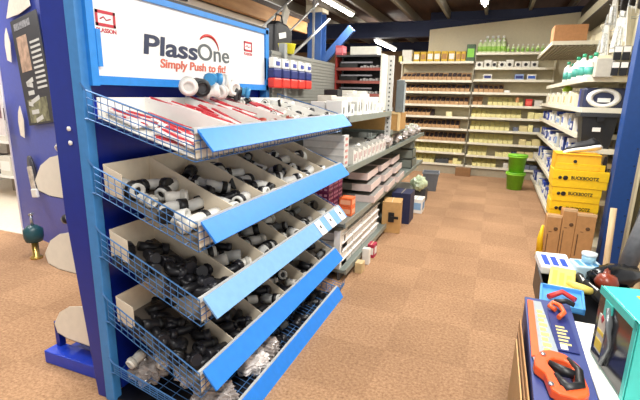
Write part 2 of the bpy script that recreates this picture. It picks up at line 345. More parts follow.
carton((-.5, 9.42, .0), .3, .2, .17, CARDD, 'open brown carton on the floor in front of the back shelves', 'box')

# ================================================================== RIGHT-HAND SHELVING
RS = thing('shelving_unit', 'cream shelving run along the right side, crowded with blue and white packs', 'shelving', (0.8, 5.0, 0))
for y in (0.0, 1.15, 2.3, 3.4, 4.5): bx('upright', (.5, .55, y, y + .05, 0, 2.6), BONE, RS)
bx('back_panel', (.55, .57, 0, 4.55, 0.05, 2.6), cm('F2EACC', .6), RS)
RSL = [(0.0, .12, 0, 4.55), (0.0, .55, 0.3, 4.55), (.02, .95, .3, 4.55), (.02, 1.25, .3, 4.55), (.02, 1.128, .0, .28), (.0, 1.52, 0.1, 4.55), (.0, 1.815, 0.1, 3.8), (-.17, 2.36, 2.0, 4.4)]
for x, z, y0, y1 in RSL:
    s = bx('shelf', (x, .55, y0, y1, z - .02, z), BONE, RS); bx('price_strip', (x - .012, x, y0, y1, z - .04, z + .01), LIPBONE, s)
    bx('price_strip', (x, .55, y0 - .012, y0, z - .04, z + .01), LIPBONE, s)
bx('kick_plate', (.03, .05, 0, 4.55, 0, .1), cm('B8AE98'), RS)
for k in range(14): bx('shelf_rib', (-.14 + .048 * k, -.11 + .048 * k, 2.02, 4.38, 2.30, 2.34), cm('8E8672'), RS)
struct(bx('trim_22', (1.26, 1.5, 3.6, 9.95, 2.9, 3.06), cm('D8D0B4', .6))); struct(bx('trim_23', (1.24, 1.5, 3.6, 9.95, 2.86, 2.9), cm('3A2E22', .6))); struct(bx('trim_24', (1.3, 1.5, 3.6, 9.95, 3.1, 3.25), cm('2A221C', .6)))
# packs on those shelves
PB = [(cm('2848A8', .4), WHITE, 'blue and white'), (WHITE, cm('2F58B8', .4), 'white and blue'), (OFFW, None, 'plain white'), (cm('24387A', .4), cm('D8D8E0'), 'navy'), (cm('CFCDBE'), cm('7A9AC8'), 'pale grey')]
rnd = random.Random(11)
for li, (z, y0, y1, xf) in enumerate(((.12, 5.35, 9.4, .82), (.55, 5.35, 9.4, .84), (.95, 5.35, 9.4, .85), (1.25, 5.3, 9.4, .85))):
    y = y0; k = 0
    while y < y1:
        d = rnd.uniform(.1, .2); h = rnd.uniform(.1, .19); p = rnd.choice(PB)
        lv = ('bottom', 'second', 'third', 'fourth')[li]
        t = carton((xf + .16, y, z + .002), rnd.uniform(.24, .34), d - .02, h, p[0], '%s pack on the %s shelf of right run, %s from near' % (p[2], lv, ORD[min(k, 35)]), 'pack', 'packs on the right shelving', 'packaged_item', p[1], rnd.uniform(-.06, .06)); y += d + .01; k += 1
for k in range(9):
    wb.put((.84 + (k % 2) * .08, 5.3 + k * .19 + (k % 2) * .03, 1.817), (0, 0, 0), 'white cleaner bottle with teal label on the high right shelf, %s from the near end' % ORD[k], 'white cleaner bottles on the high right shelf', 1.35 if k % 3 else 1.1)
for k in range(4):
    carton((1.08, 5.4 + k * .5, 1.817), .16, .3, .2 + .03 * (k % 2), WHITE, 'white carton behind the cleaner bottles, %s from the near end' % ORD[k], 'box', 'white cartons behind the bottles')
for k in range(16):
    carton((.87, 5.75 + k * .2, 1.522), .1, .15, .14 + .02 * (k % 3), [cm('E4DCC0'), cm('EEE6C8'), OFFW][k % 3], 'cream small carton on the shelf below the bottles, %s from the blue pack' % ORD[k], 'box', 'cream cartons on the right shelf', 'carton', [None, cm('C8B070'), None][k % 3])
b = NB(); bmesh.ops.create_icosphere(b, subdivisions=3, radius=.06)
for v in b.verts: v.co.z *= .9
for f in b.faces: f.smooth = True
tag(obj('lime_ball', b, cm('A6CC2E', .4, var=.15), None, 0, (.88, 6.9, 1.73)), 'lime green round pack on top of the cream cartons', 'ball')
carton((.9, 5.45, 1.522), .12, .2, .2, cm('1E3C9E', .4), 'deep blue pack between the cream cartons and the oval ring pack', 'pack', None, 'wrapped_pack')
# oval ring pack (wrapped seat)
t = thing('ring_pack', 'navy pack showing a white oval ring with dark centre on the right shelf', 'pack', (.98, 5.12, 1.522))
bx('backing_box', (-.17, .2, .03, .25, 0, .2), cm('2C3350', .4), t, .02)
b = NB(); N = 28; ring = []
for k in range(N):
    a = 2 * PI * k / N; ring.append((math.cos(a), math.sin(a)))
for (c0, s0), (c1, s1) in zip(ring, ring[1:] + ring[:1]):
    for (ra, rb, ya, yb) in ((1, .82, .02, .0), (.82, .6, .0, .02)):
        f = b.faces.new([b.verts.new((ra * .15 * c0, ya, .1 + ra * .095 * s0)), b.verts.new((ra * .15 * c1, ya, .1 + ra * .095 * s1)), b.verts.new((rb * .15 * c1, yb, .1 + rb * .095 * s1)), b.verts.new((rb * .15 * c0, yb, .1 + rb * .095 * s0))]); f.smooth = True
bmesh.ops.remove_doubles(b, verts=b.verts, dist=.0005); o = obj('oval_ring', b, WHITE, t); so = o.modifiers.new('s', 'SOLIDIFY'); so.thickness = .02
bx('white_tag', (-.05, .06, .015, .028, .06, .1), WHITE, t)
# the high open carton and hanging packs
carton((.83, 7.02, 2.362), .4, .42, .22, cm('C08A5C', .8, var=.08), 'brown cardboard carton on the highest right shelf', 'box')
t = thing('wall_bracket', 'pale sloping bracket board above the brown carton', 'bracket', (1.28, 6.6, 2.52))
b = NB(); box(b, -.2, .2, -.015, .015, -.03, .03, mx=T(0, 0, .05, 0, -.5, 0)); obj('board', b, BONE, t)
def hang_proto():
    t = thing('hanging_pack', 'x', 'pack')
    b = NB(); tube(b, [(.2, 0, 0), (0, 0, 0), (-.01, 0, .015)], .004, 6); obj('hook', b, STEEL, t)
    b = NB(); box(b, .02, .03, -.05, .05, -.36, -.01); obj('card', b, OFFW, t)
    b = NB(); box(b, .0, .02, -.035, .035, -.32, -.1); obj('blister', b, cm('C9CBC6', .25, var=.3, scale=60), t, .008)
    return t
hp = Proto(hang_proto())
for k in range(6):
    for r in range(2):
        hp.put((1.04 + .05 * r + .03 * (k % 3), 5.15 + k * .26 + .07 * r, 2.46 - .05 * (k % 2) + (0.3 if r else 0)), (0, .1 * ((k % 3) - 1), .5 * ((k * 7 % 5) - 2) / 2), 'pale blister pack hanging in the %s row, %s from the blue column' % (('lower', 'upper')[r], ORD[k]), 'blister packs hanging at upper right')
t0 = thing('hanging_gloves', 'x', 'gloves')
b = NB(); tube(b, [(.1, 0, .01), (0, 0, 0)], .004, 6); obj('hook', b, STEEL, t0)
b = NB(); box(b, -.045, .045, -.01, .01, -.3, 0); 
for q in range(4): tube(b, [(-.034 + q * .023, 0, -.28), (-.036 + q * .024, 0, -.36)], [.012, .009], 6)
obj('dark_card', b, cm('2A2622', .7, var=.4, scale=50), t0, .004)
hg = Proto(t0)
for k in range(5): hg.put((.86 + k * .05, 4.35 - k * .02, 2.66 + .03 * (k % 2)), (0, 0, .9 + .1 * k), 'dark glove pair hanging at the top right corner, %s from the left' % ORD[k], 'dark gloves hanging at the top right')
for r in range(2):
    for k in range(3):
        t = carton((1.0 + k * .07, 4.97, 1.83 + r * .14), .06, .03, .125, cm('2A2A2C', .3), 'black and white blister box, %s from left in the %s row beside blue post' % (ORD[k], ('lower', 'upper')[r]), 'pack', 'black and white blister boxes', 'blister_box', None)
        bx('white_flap', (-.028, .028, -.004, 0, .07, .12), WHITE, t)
carton((.92, 4.98, 1.817), .15, .12, .17, cm('BDB8AA'), 'plain pale grey carton between the cleaner bottles and blister boxes', 'box')
t = thing('pegboard_panel', 'cream end panel of the right shelving behind the black and white packs', 'panel', (1.12, 5.02, 1.5))
bx('panel_board', (-.26, .23, 0, .02, .32, .52), cm('DDD3B2', .7, var=.03), t)
# black tub, shoe, shoe boxes, brown cartons, post
t = thing('plastic_tub', 'black square plastic tub with rim standing on the right shelf', 'tub', (.955, 5.15, 1.13))
b = NB(); z1 = .34
for a, c, za, zb in ((.12, .155, 0, z1),):
    lo = [(-a, -.11), (a, -.11), (a, .11), (-a, .11)]; hi = [(-c, -.14), (c, -.14), (c, .14), (-c, .14)]
    A = [b.verts.new((x, y, za)) for x, y in lo]; B = [b.verts.new((x, y, zb)) for x, y in hi]; C_ = [b.verts.new((x * .93, y * .93, zb)) for x, y in hi]; D = [b.verts.new((x * .93, y * .93, .02)) for x, y in lo]
    for q in range(4):
        r = (q + 1) % 4; b.faces.new((A[q], A[r], B[r], B[q])); b.faces.new((B[q], B[r], C_[r], C_[q])); b.faces.new((C_[q], C_[r], D[r], D[q]))
    b.faces.new(A[::-1]); b.faces.new(D)
obj('tub_body', b, cm('26272A', .4), t, .006)
b = NB()
for (x0, x1, y0, y1) in ((-.175, .175, -.16, -.14), (-.175, .175, .14, .16), (-.175, -.155, -.14, .14), (.155, .175, -.14, .14)): box(b, x0, x1, y0, y1, .31, .35)
obj('rim', b, cm('34363A', .35), t, .004)
bx('white_label', (-.05, .02, -.1405, -.135, .17, .21), WHITE, t, 0, rot=None)
bx('handle_lug', (-.03, .03, -.17, -.155, .27, .31), BLACK, t)
def yellow_box(x, y, z, w_, d, h, label, writing=True, rot=0):
    t = thing('boot_box', label, 'shoe box', (x, y, z), (0, 0, rot))
    bx('box_base', (-w_ / 2, w_ / 2, 0, d, 0, h * .72), YEL, t, .003)
    bx('lid', (-w_ / 2 - .004, w_ / 2 + .004, -.004, d + .004, h * .45, h), YEL, t, .003)
    if writing:
        text_mesh('printed_name', 'BUCKBOOTZ', .042, BLACK, t, faceY(-w_ * .17, -.006, h * .5), .001, .0008, width=w_ * .5)
        b = NB(); lathe(b, [(.016, 0), (.016, .001), (.001, .001)], 12, mx=T(-w_ * .37, -.0055, h * .55, PI / 2)); lathe(b, [(.019, 0), (.022, 0), (.022, .001), (.019, .001)], 12, mx=T(-w_ * .27, -.0055, h * .55, PI / 2)); obj('round_emblem', b, BLACK, t)
    return t
sb = thing('display_stool', 'dark low stand carrying the stack of yellow boot boxes', 'stand', (.8, 4.78, 0))
bx('stand_top', (-.2, .2, -.1, .15, .47, .5), DGREY, sb)
for sx in (-.18, .18):
    for sy in (-.08, .13): bx('leg', (sx - .015, sx + .015, sy - .015, sy + .015, 0, .47), DGREY, sb)
yellow_box(.79, 4.62, .501, .40, .27, .155, 'lowest yellow boot box, half hidden behind the brown cartons')
yellow_box(.79, 4.61, .658, .40, .27, .135, 'yellow boot box second from the bottom of the stack')
yellow_box(.80, 4.6, .795, .45, .30, .165, 'widest yellow boot box with printed name under the open one')
t = thing('boot_box', 'top yellow boot box of the stack with plain front and open end', 'shoe box', (.79, 4.62, .962))
bx('box_base', (-.2, .2, 0, .26, 0, .06), YEL, t, .003); bx('raised_lid', (-.215, .16, -.005, .01, .0, .15), cm('F4B81A', .5), t, .003, rot=(-.12, 0, 0))
bx('lid_top', (-.215, .16, 0, .26, .14, .146), cm('F4B81A', .5), t); bx('lid_side', (-.215, -.21, 0, .26, 0, .145), cm('F4B81A', .5), t)
b = NB(); prism(b, [(.165, .0), (.215, .0), (.2, .14), (.18, .14)], .002, .01, 'y'); obj('open_end', b, DARK, t)
b = NB(); lathe(b, [(.001, 0), (.016, 0), (.016, .002)], 10, mx=T(-.05, -.008, .08, PI / 2 - .12)); obj('round_emblem', b, BLACK, t)
# shoe: white sole, black upper
t = thing('work_shoe', 'black shoe with thick white sole lying on top of the boot boxes', 'shoe', (.80, 4.72, 1.13), (-.5, -.22, 0))
out = [(-.16, -.0), (-.13, -.035), (-.05, -.045), (.03, -.035), (.1, -.045), (.15, -.04), (.17, 0), (.15, .04), (.1, .042), (0, .03), (-.08, .045), (-.14, .035)]
b = NB(); prism(b, out, 0, .028, 'z'); obj('sole', b, WHITE, t, .008)
b = NB(); rings = []
for sc_, z in ((.97, .026), (.93, .05), (.7, .075), (.45, .095)): rings.append([b.verts.new((p[0] * sc_ + (1 - sc_) * .07, p[1] * sc_, z + max(0, p[0]) * .15 * (1 - sc_ + .3))) for p in out])
for A, B in zip(rings, rings[1:]):
    for q in range(len(out)):
        f = b.faces.new((A[q], A[(q + 1) % 12], B[(q + 1) % 12], B[q])); f.smooth = True
b.faces.new(rings[-1]); b.faces.new(rings[0][::-1]); obj('upper', b, BLACK, t)
for x, w_, h, ry, lb in ((.615, .12, .54, 0, 'brown upright cardboard carton nearest the aisle, under the boot boxes'), (.735, .11, .61, .0, 'tallest brown upright carton, middle of the three under the boot boxes'), (.87, .155, .58, 0, 'brown upright carton nearest the blue column, with notch')):
    t = thing('cardboard_carton', lb, 'box', (x, 4.4, 0))
    bx('carton_body', (-w_ / 2, w_ / 2, 0, .17, 0, h), CARD, t, .004); bx('open_flap', (-w_ / 2, w_ / 2, -.0, .012, h, h + .025), cm('D8B488', .8), t)
    b = NB(); lathe(b, [(.012, 0), (.018, 0), (.018, .001), (.012, .001)], 12, mx=T(.02, -.0015, h * .8, PI / 2)); box(b, -.035, -.01, -.0015, 0, h * .74, h * .75); box(b, -w_ * .36, -w_ * .30, -.0012, 0, .2, h * .7); obj('printed_marks', b, cm('5E4228'), t)
t = thing('steel_post', 'deep blue square steel post at the right side of the aisle', 'post', (1.125, 4.5, 0))
b = NB(); box(b, -.085, .07, 0, .01, 0, 3.5); box(b, -.085, -.075, .01, .15, 0, 3.5); box(b, .06, .07, .01, .15, 0, 3.5); obj('channel', b, POSTB, t, .003)
b = NB()
for k in range(18): lathe(b, [(.001, 0), (.007, 0), (.007, .001), (.001, .001)], 8, mx=T(.05, -.0005, .3 + .15 * k, PI / 2))
obj('slots', b, cm('0E2444'), t); bx('foot_plate', (-.12, .12, -.04, .18, 0, .012), POSTB, t)
# yellow glove hanging at carton edge
b = NB(); tube(b, [(0, 0, .25), (-.01, 0, .12), (.0, 0, .0)], [.01, .025, .03], 8); tube(b, [(-.01, 0, .02), (-.03, 0, -.04)], [.012, .009], 6); tube(b, [(0.005, 0, .0), (0.0, 0, -.06)], [.012, .009], 6); tube(b, [(.02, 0, .0), (.025, 0, -.05)], [.012, .009], 6)
tag(obj('rubber_glove', b, YEL, None, 0, (.53, 4.42, .2)), 'bright yellow glove hanging at the left edge of the brown cartons', 'glove')
b = NB(); 
# ================================================================== GREEN BUCKETS, GREY BIN
t = thing('waste_bucket', 'lime green tall bucket standing on the floor under another', 'bucket', (.46, 8.5, 0))
def bucket(t, m):
    b = NB(); lathe(b, [(.001, 0), (.125, 0), (.155, .29), (.165, .29), (.165, .315), (.15, .315), (.122, .01), (.001, .01)], 24); obj('bucket_body', b, m, t)
    b = NB(); lathe(b, [(.155, .265), (.17, .27), (.17, .285), (.155, .29)], 24); obj('rim', b, cm('93D93A', .4), t)
bucket(t, GREEN)
t = thing('waste_bucket', 'lime green bucket stacked on top of the lower one', 'bucket', (.46, 8.5, .316)); bucket(t, GREEN)
b = NB(); lathe(b, [(.001, .318), (.15, .318), (.155, .31)], 24); obj('lid', b, cm('86D23A', .4), t)
t = thing('floor_bin', 'small grey square bin on the carpet at the far end of the left shelving', 'bin', (-.93, 7.7, 0), (0, 0, .1))
b = NB(); a, c = .1, .135
A = [b.verts.new((x * a, y * a, 0)) for x, y in ((-1, -1), (1, -1), (1, 1), (-1, 1))]; B = [b.verts.new((x * c, y * c, .32)) for x, y in ((-1, -1), (1, -1), (1, 1), (-1, 1))]
C_ = [b.verts.new((x * c * .92, y * c * .92, .32)) for x, y in ((-1, -1), (1, -1), (1, 1), (-1, 1))]; D = [b.verts.new((x * a * .9, y * a * .9, .01)) for x, y in ((-1, -1), (1, -1), (1, 1), (-1, 1))]
for q in range(4):
    r = (q + 1) % 4; b.faces.new((A[q], A[r], B[r], B[q])); b.faces.new((B[q], B[r], C_[r], C_[q])); b.faces.new((C_[q], C_[r], D[r], D[q]))
b.faces.new(A[::-1]); b.faces.new(D); obj('bin_body', b, cm('6E747C', .45), t)
b = NB()
for (x0, x1, y0, y1) in ((-.145, .145, -.145, -.13), (-.145, .145, .13, .145), (-.145, -.13, -.13, .13), (.13, .145, -.13, .13)): box(b, x0, x1, y0, y1, .3, .33)
obj('rim', b, cm('848A92', .4), t, .003)

# ================================================================== LEFT GONDOLA
G = thing('gondola_shelving', 'grey steel gondola shelving running along the left of the aisle beyond the blue stand', 'shelving', (-1.1, 3.4, 0))
GL = [(0.0, 1.42, 0, 1.55), (-.01, 1.2, 1.65, 2.5), (0.0, 1.0, 0, 4.2), (0.0, .52, 0, 4.3), (.02, .1, 0, 4.3)]
for x, z, y0, y1 in GL:
    s = bx('shelf', (-.6, x, y0, y1, z - .03, z), SHELFGREY, G, .003); bx('front_lip', (x, x + .012, y0, y1, z - .04, z + .012), cm('8F968E', .4, .2), s)
bx('kick_plate', (-.05, -.03, 0, 4.3, 0, .07), DGREY, G)
for y in (.0, 1.5, 2.9, 4.25): bx('upright', (-.62, -.57, y, y + .05, 0, 2.0 if y < 2 else 1.4), MGREY, G)
b = NB(); box(b, -.63, -.62, 0, 4.3, .05, 1.45); obj('back_panel', b, cm('5A5C58', .6), G)
b = NB(); box(b, -.61, -.6, -.18, 1.35, 1.43, 1.93)
for k in range(16): box(b, -.6, -.594, -.18, 1.35, 1.45 + k * .03, 1.47 + k * .03)
obj('slatted_panel', b, cm('8B8A82', .5), G)
bx('top_board', (-1.3, -.63, -.1, 1.5, 1.91, 1.935), MGREY, G)
# end posts near the far edge of the upper shelf
t = thing('end_post', 'pale grey slotted post at the far end of the upper gondola shelf', 'post', (-1.13, 4.98, 0)); bx('post', (-.03, .03, -.02, .03, 1.0, 2.03), cm('BFC0BC', .4), t)
b = NB()
for k in range(20): box(b, -.008, .008, -.0225, -.02, 1.05 + .048 * k, 1.07 + .048 * k)
obj('slots', b, DGREY, t)
t = thing('end_post', 'darker grey folded post just beyond the pale slotted post', 'post', (-1.06, 5.25, 0)); bx('post', (-.05, .04, -.03, .03, 1.41, 1.78), cm('6C7476', .4), t, .008); bx('glass_edge', (.045, .055, -.03, .03, 1.41, 1.75), cm('AEB8BA', .2), t)
# spray-pack bags hanging on the slatted panel
t0 = thing('hanging_bag', 'x', 'bag')
b = NB(); box(b, -.02, .03, -.062, .062, .15, .23); obj('white_top', b, WHITE, t0, .012)
b = NB(); box(b, -.025, .035, -.064, .064, .075, .15); obj('navy_middle', b, NAVY, t0, .012)
b = NB(); box(b, -.025, .035, -.066, .066, 0, .078); obj('red_bottom', b, cm('E0382E', .4), t0, .012)
b = NB(); tube(b, [(-.05, 0, .22), (.05, 0, .22), (.055, 0, .235)], .003, 6); obj('hook', b, STEEL, t0)
b = NB(); box(b, .031, .036, -.03, .03, .17, .2); obj('bag_label', b, cm('3C4A9A'), t0)
pk = Proto(t0)
for k in range(5): pk.put((-1.645, 3.17 + k * .155, 1.64), (0, 0, 0), 'white navy and red pack hanging on the slatted panel, %s from the blue sign' % ORD[k], 'white navy and red packs on the slatted panel')
t = thing('yellow_tub', 'small yellow plastic tub on top of the slatted panel', 'tub', (-1.72, 3.55, 1.93))
b = NB(); lathe(b, [(.001, 0), (.06, 0), (.075, .075), (.08, .08), (.07, .08), (.055, .008), (.001, .008)], 18); obj('tub_body', b, cm('EEE32A', .4), t)
t = thing('black_bag', 'black bag with white label hanging behind the right corner of the sign', 'bag', (-2.0, 3.95, 1.937)); t.scale = (.85, .85, .85)
b = NB(); prism(b, [(-.22, 0), (.2, 0), (.25, .3), (.12, .36), (-.1, .38), (-.2, .33)], -.06, .06, 'x'); obj('bag_body', b, BLACK, t, .03)
bx('white_label', (.061, .065, -.08, .1, .2, .26), WHITE, t, .002, rot=(.2, 0, 0))
b = NB(); tube(b, [(0, -.1, .36), (0, -.06, .45), (0, .06, .45), (0, .1, .36)], .01, 6); obj('bag_handle', b, BLACK, t)
# rack with red edged shelves
t = thing('parts_rack', 'black parts rack with red edged shelves on the gondola facing the camera', 'rack', (-1.43, 4.7, 1.44))
bx('side_panel', (-.26, -.25, 0, .25, 0, .57), cm('A43A34', .5), t); bx('side_panel', (.25, .27, 0, .25, 0, .59), OFFW, t); bx('rack_back', (-.25, .25, .24, .25, 0, .57), BLACK, t); bx('rack_top', (-.25, .25, 0, .25, .56, .575), DGREY, t)
for k in range(4):
    z = .03 + k * .135
    s = bx('rack_shelf', (-.25, .25, .02, .24, z - .006, z), BLACK, t); bx('red_edge', (-.25, .25, 0, .02, z - .018, z + .012), cm('8E4A40', .5), s)
    b = NB()
    for q in range(6): box(b, .02 + q * .035, .045 + q * .035, .03, .12, z + .001, z + .03 + .008 * (q % 2))
    obj('tool_sleeves', b, cm('A9A6A2', .4), t); bx('dark_case', (-.23, -.02, .05, .2, z + .001, z + .08), cm('24211F', .4), t, .004); bx('pale_rod', (-.2, .15, .03, .05, z + .06, z + .075), cm('8C8A90', .3), t)
for k, (x, c, lb) in enumerate(((-1.83, cm('7A3A34'), 'narrow red brown upright strip left of the parts rack'), (-1.76, DGREY, 'dark narrow display strip between slatted panel and parts rack'))):
    t = thing('display_strip', lb, 'display', (x, 4.62, 1.44)); bx('strip_board', (-.03, .03, 0, .02, 0, .5), c, t)
    b = NB()
    for q in range(6): box(b, -.02, .02, -.02, 0, .03 + q * .08, .08 + q * .08)
    obj('carded_parts', b, cm('8A8078', .5, var=.3), t, .003)
carton((-1.38, 4.72, 2.02), .3, .18, .085, cm('E4E2D4'), 'long white carton lying on top of the parts rack', 'box')
carton((-1.66, 4.72, 2.02), .08, .15, .1, cm('D4606A'), 'pink red box at the left end of the parts rack top', 'box', None, 'carton', cm('E88890'))
# white cartons in a row on the upper shelf
rnd = random.Random(5)
y = 2.95; k = 0; y = 3.42
while y < 4.85:
    d = rnd.choice([.07, .09, .12]); h = rnd.choice([.1, .13, .16]) + (.06 if 3.9 < y < 4.4 else 0)
    t = carton((-1.2 - rnd.uniform(0, .04), y, 1.422), .14, d - .008, h, WHITE, 'white carton with grey print, %s along the upper gondola shelf' % ORD[min(k, 35)], 'box', 'white cartons on the upper gondola shelf', 'carton', cm('B8B8B2') if k % 2 else None)
    b = NB(); box(b, .0705, .0715, d * .25, d * .5, h * .2, h * .6); obj('dark_mark', b, DGREY, t); y += d; k += 1
for k in range(9):
    carton((-1.38, 3.44 + k * .15, 1.422), .13, .13, .12 + .05 * (k % 3), [WHITE, OFFW, BLACK, cm('CFE0B8')][k % 4], '%s carton in the second row of the upper shelf, %s from the stand' % (['white', 'ivory', 'black', 'pale green'][k % 4], ORD[k]), 'box', 'cartons in the second row of the upper shelf')
# wooden / cardboard panel beyond
t = thing('cardboard_carton', 'large tan open carton beyond the end of the upper gondola shelf', 'box', (-1.34, 5.12, 1.202))
bx('carton_body', (-.3, .3, 0, .45, 0.0, .205), cm('B48A50', .8, var=.08), t, .004); bx('pale_edge', (-.31, .31, -.008, 0, .19, .21), cm('D8BC88', .7), t); bx('side_batten', (.29, .32, -.01, .01, 0, .205), cm('D8BC88', .7), t)
# shelf 2 : ribbed white box, labelled white bins, grey clutter
t = thing('ribbed_box', 'white ribbed box at the near end of the middle gondola shelf', 'box', (-1.3, 3.42, 1.002))
bx('box_body', (-.2, .17, 0, .12, 0, .27), cm('D6D4CE', .6), t, .004)
b = NB()
for k in range(4): box(b, -.2, .172, -.004, 0, .03 + .06 * k, .045 + .06 * k)
obj('ribs', b, cm('C2C0BA', .6), t); b = NB()
for k in range(5): box(b, .17, .173, .03, .09, .03 + k * .05, .05 + k * .05)
obj('red_print', b, cm('C98A82'), t)
def open_bin_proto(label):
    t = thing('parts_tray', label, 'tray'); b = NB()
    box(b, -.2, .2, 0, .005, 0, .12); box(b, -.2, .2, .135, .14, 0, .12); box(b, -.2, .2, 0, .14, 0, .005); box(b, -.2, -.195, 0, .14, 0, .13); prism(b, [(0, 0), (.14, 0), (.14, .1), (.02, .13), (0, .13)], .195, .2, 'x'); obj('tray_body', b, cm('DEDAD2', .6), t)
    b = NB(); box(b, .2, .2015, .03, .07, .03, .09); box(b, .2, .2015, .09, .11, .05, .1); obj('printed_label', b, cm('B89A98'), t)
    return t
ob = Proto(open_bin_proto('x'))
for k in range(8): ob.put((-1.31, 3.62 + k * .155, 1.002), (0, 0, 0), 'white open parts tray on the middle gondola shelf, %s from the ribbed box' % ORD[k], 'white parts trays on the middle gondola shelf')
b = NB(); r2 = random.Random(2)
# grey fittings heaped on the trays and behind
def coupling(name, m1, m2, L_=.11, r=.027, label='x'):
    t = thing(name, label, 'pipe fitting')
    b = NB(); lathe(b, [(.6 * r, -L_ / 2 + .02), (.62 * r, -L_ / 2), (r, -L_ / 2), (r * 1.02, -L_ / 6), (r * .9, 0), (r * 1.02, L_ / 6), (r, L_ / 2), (.62 * r, L_ / 2), (.6 * r, L_ / 2 - .02)], 14, mx=T(rx=PI / 2)); obj('fitting_body', b, m1, t)
    b = NB(); lathe(b, [(r * 1.0, L_ * .16), (r * 1.2, L_ * .17), (r * 1.22, L_ * .36), (r * 1.0, L_ * .38)], 14, mx=T(rx=PI / 2)); lathe(b, [(.001, L_ / 2 - .02), (.6 * r, L_ / 2 - .019)], 12, mx=T(rx=PI / 2)); lathe(b, [(.001, -L_ / 2 + .02), (.6 * r, -L_ / 2 + .019)], 12, mx=T(rx=PI / 2)); obj('collar', b, m2, t)
    return t
def elbow(name, m1, m2, r=.022, label='x', tee=False):
    t = thing(name, label, 'pipe fitting'); b = NB(); R_ = .04
    tube(b, [(0, -.07, 0), (0, -.04, 0)] + [(R_ - R_ * math.cos(a), -.04 + R_ * math.sin(a) + .0, 0) for a in (.4, .8, 1.2, PI / 2)] + [(.08, 0, 0)], r, 10)
    if tee: tube(b, [(0, -.04, 0), (0, .06, 0)], r, 10)
    obj('fitting_body', b, m1, t)
    b = NB(); tube(b, [(0, -.075, 0), (0, -.045, 0)], r * 1.3, 10); obj('collar', b, m2, t)
    b = NB(); tube(b, [(.055, 0, 0), (.085, 0, 0)], r * 1.3, 10); obj('collar', b, m2, t)
    return t
CG = Proto(coupling('pipe_coupling', GREYFIT, BLACK)); CB = Proto(coupling('pipe_coupling', cm('222226', .4), cm('101012', .4))); CW = Proto(coupling('pipe_coupling', cm('E8E4DA', .35), cm('BEBAB0', .4), .08, .024)); CK = Proto(coupling('pipe_coupling', cm('8B8D8C', .4), BLACK, .1, .022))
EG = Proto(elbow('pipe_elbow', GREYFIT, BLACK)); EB = Proto(elbow('pipe_elbow', cm('1E1E22', .4), cm('2A2A30', .35))); TB = Proto(elbow('pipe_tee', cm('1E1E22', .4), cm('2A2A30', .35), tee=True)); EK = Proto(elbow('pipe_elbow', cm('8B8D8C', .4), BLACK))
r2 = random.Random(9)
for k in range(8):
    for q in range(2):
        pr = r2.choice([CK, EK, CB, CG]); pr.put((-1.42 + q * .16, 3.68 + k * .155, 1.075 + .02 * q), (r2.uniform(-.4, .4), r2.uniform(-.3, .3), r2.uniform(0, 6)), 'grey or black pipe fitting in the %s white tray of the middle gondola shelf' % ORD[k], 'fittings in the %s white parts tray' % ORD[k])
for k in range(10):
    b = NB(); bmesh.ops.create_icosphere(b, subdivisions=3, radius=.115)
    for v in b.verts:
        n = v.co.normalized(); v.co *= .75 + .3 * abs(math.sin(n.x * 9 + k) * math.cos(n.y * 7 + n.z * 8 + k)); v.co.x *= 1.1; v.co.z *= .75
    tag(obj('fittings_bag', b, [BAG, cm('A9B09A', .3, var=.4, scale=40, bump=.6)][k % 2], None, 0, (-1.17 - .05 * (k % 2), 4.95 + k * .25, 1.09)), 'crumpled bag of grey green fittings on the middle gondola shelf, %s past the trays' % ORD[k], 'bag', 'bags of fittings on the middle gondola shelf')
for k in range(3):
    t = thing('grey_crate', 'grey shallow crate stacked beyond the bags of fittings, %s' % ('lowest', 'middle', 'top')[k], 'crate', (-1.32, 6.65, .521 + k * .15), (0, 0, .05 * k))
    b = NB(); box(b, -.22, .22, 0, .4, 0, .01); box(b, -.22, .22, 0, .01, 0, .13); box(b, -.22, .22, .39, .4, 0, .13); box(b, -.22, -.21, 0, .4, 0, .13); box(b, .21, .22, 0, .4, 0, .13); obj('crate_body', b, cm('7E8278', .5), t); bx('contents_block', (-.19, .19, .03, .37, .01, .1), cm('C8CCB8', .5, var=.4, scale=40), t, .01)
b = NB()
# shelf 3 : long flat boxes with pink white ends; purple and orange cartons
for k in range(3):
    for j in range(3):
        t = thing('flat_box', 'long flat box with pink white end, third gondola shelf, %s layer, %s from stand' % (('bottom', 'middle', 'top')[k], ORD[j]), 'box', (-1.17 - .04 * k, 4.35 + j * .6, .522 + k * .115), (0, 0, .05), 'long flat boxes on the third gondola shelf')
        bx('box_body', (-.5, .1, -.1, .42, 0, .07), cm('8A8680', .6), t, .003); bx('pale_end', (.1, .104, -.1, .42, 0, .072), cm('E2CFC8', .6), t); bx('pale_corner', (-.1, .1, -.104, -.1, 0, .072), cm('DCC8C2', .6), t)
for k in range(4):
    for j in range(3):
        t = carton((-1.33, 3.43 + j * .125, .522 + k * .085), .14, .12, .082, [PURP, cm('A83A78', .5), PURP, cm('8E3468', .5)][(k + j) % 4], 'purple patterned small box beside the orange boxes, %s layer, %s from stand' % (ORD[k], ORD[j]), 'box', 'purple boxes on the third gondola shelf', 'small_carton')
        b = NB()
        for q in range(6): a = q * 1.3; box(b, .0705, .0715, .02 + (q % 3) * .035, .04 + (q % 3) * .035, .012 + (q // 3) * .035, .03 + (q // 3) * .035); box(b, -.06 + (q % 3) * .045, -.035 + (q % 3) * .045, -.0015, 0, .012 + (q // 3) * .035, .03 + (q // 3) * .035)
        obj('pink_pattern', b, cm('E8A8C4', .5), t)
for k in range(2):
    carton((-1.18, 3.66, .522 + k * .085), .12, .12, .083, cm('F0713A', .5, var=.2), '%s orange small box beside the purple boxes' % ('lower', 'upper')[k], 'box', None, 'small_carton', cm('F6B28A'))
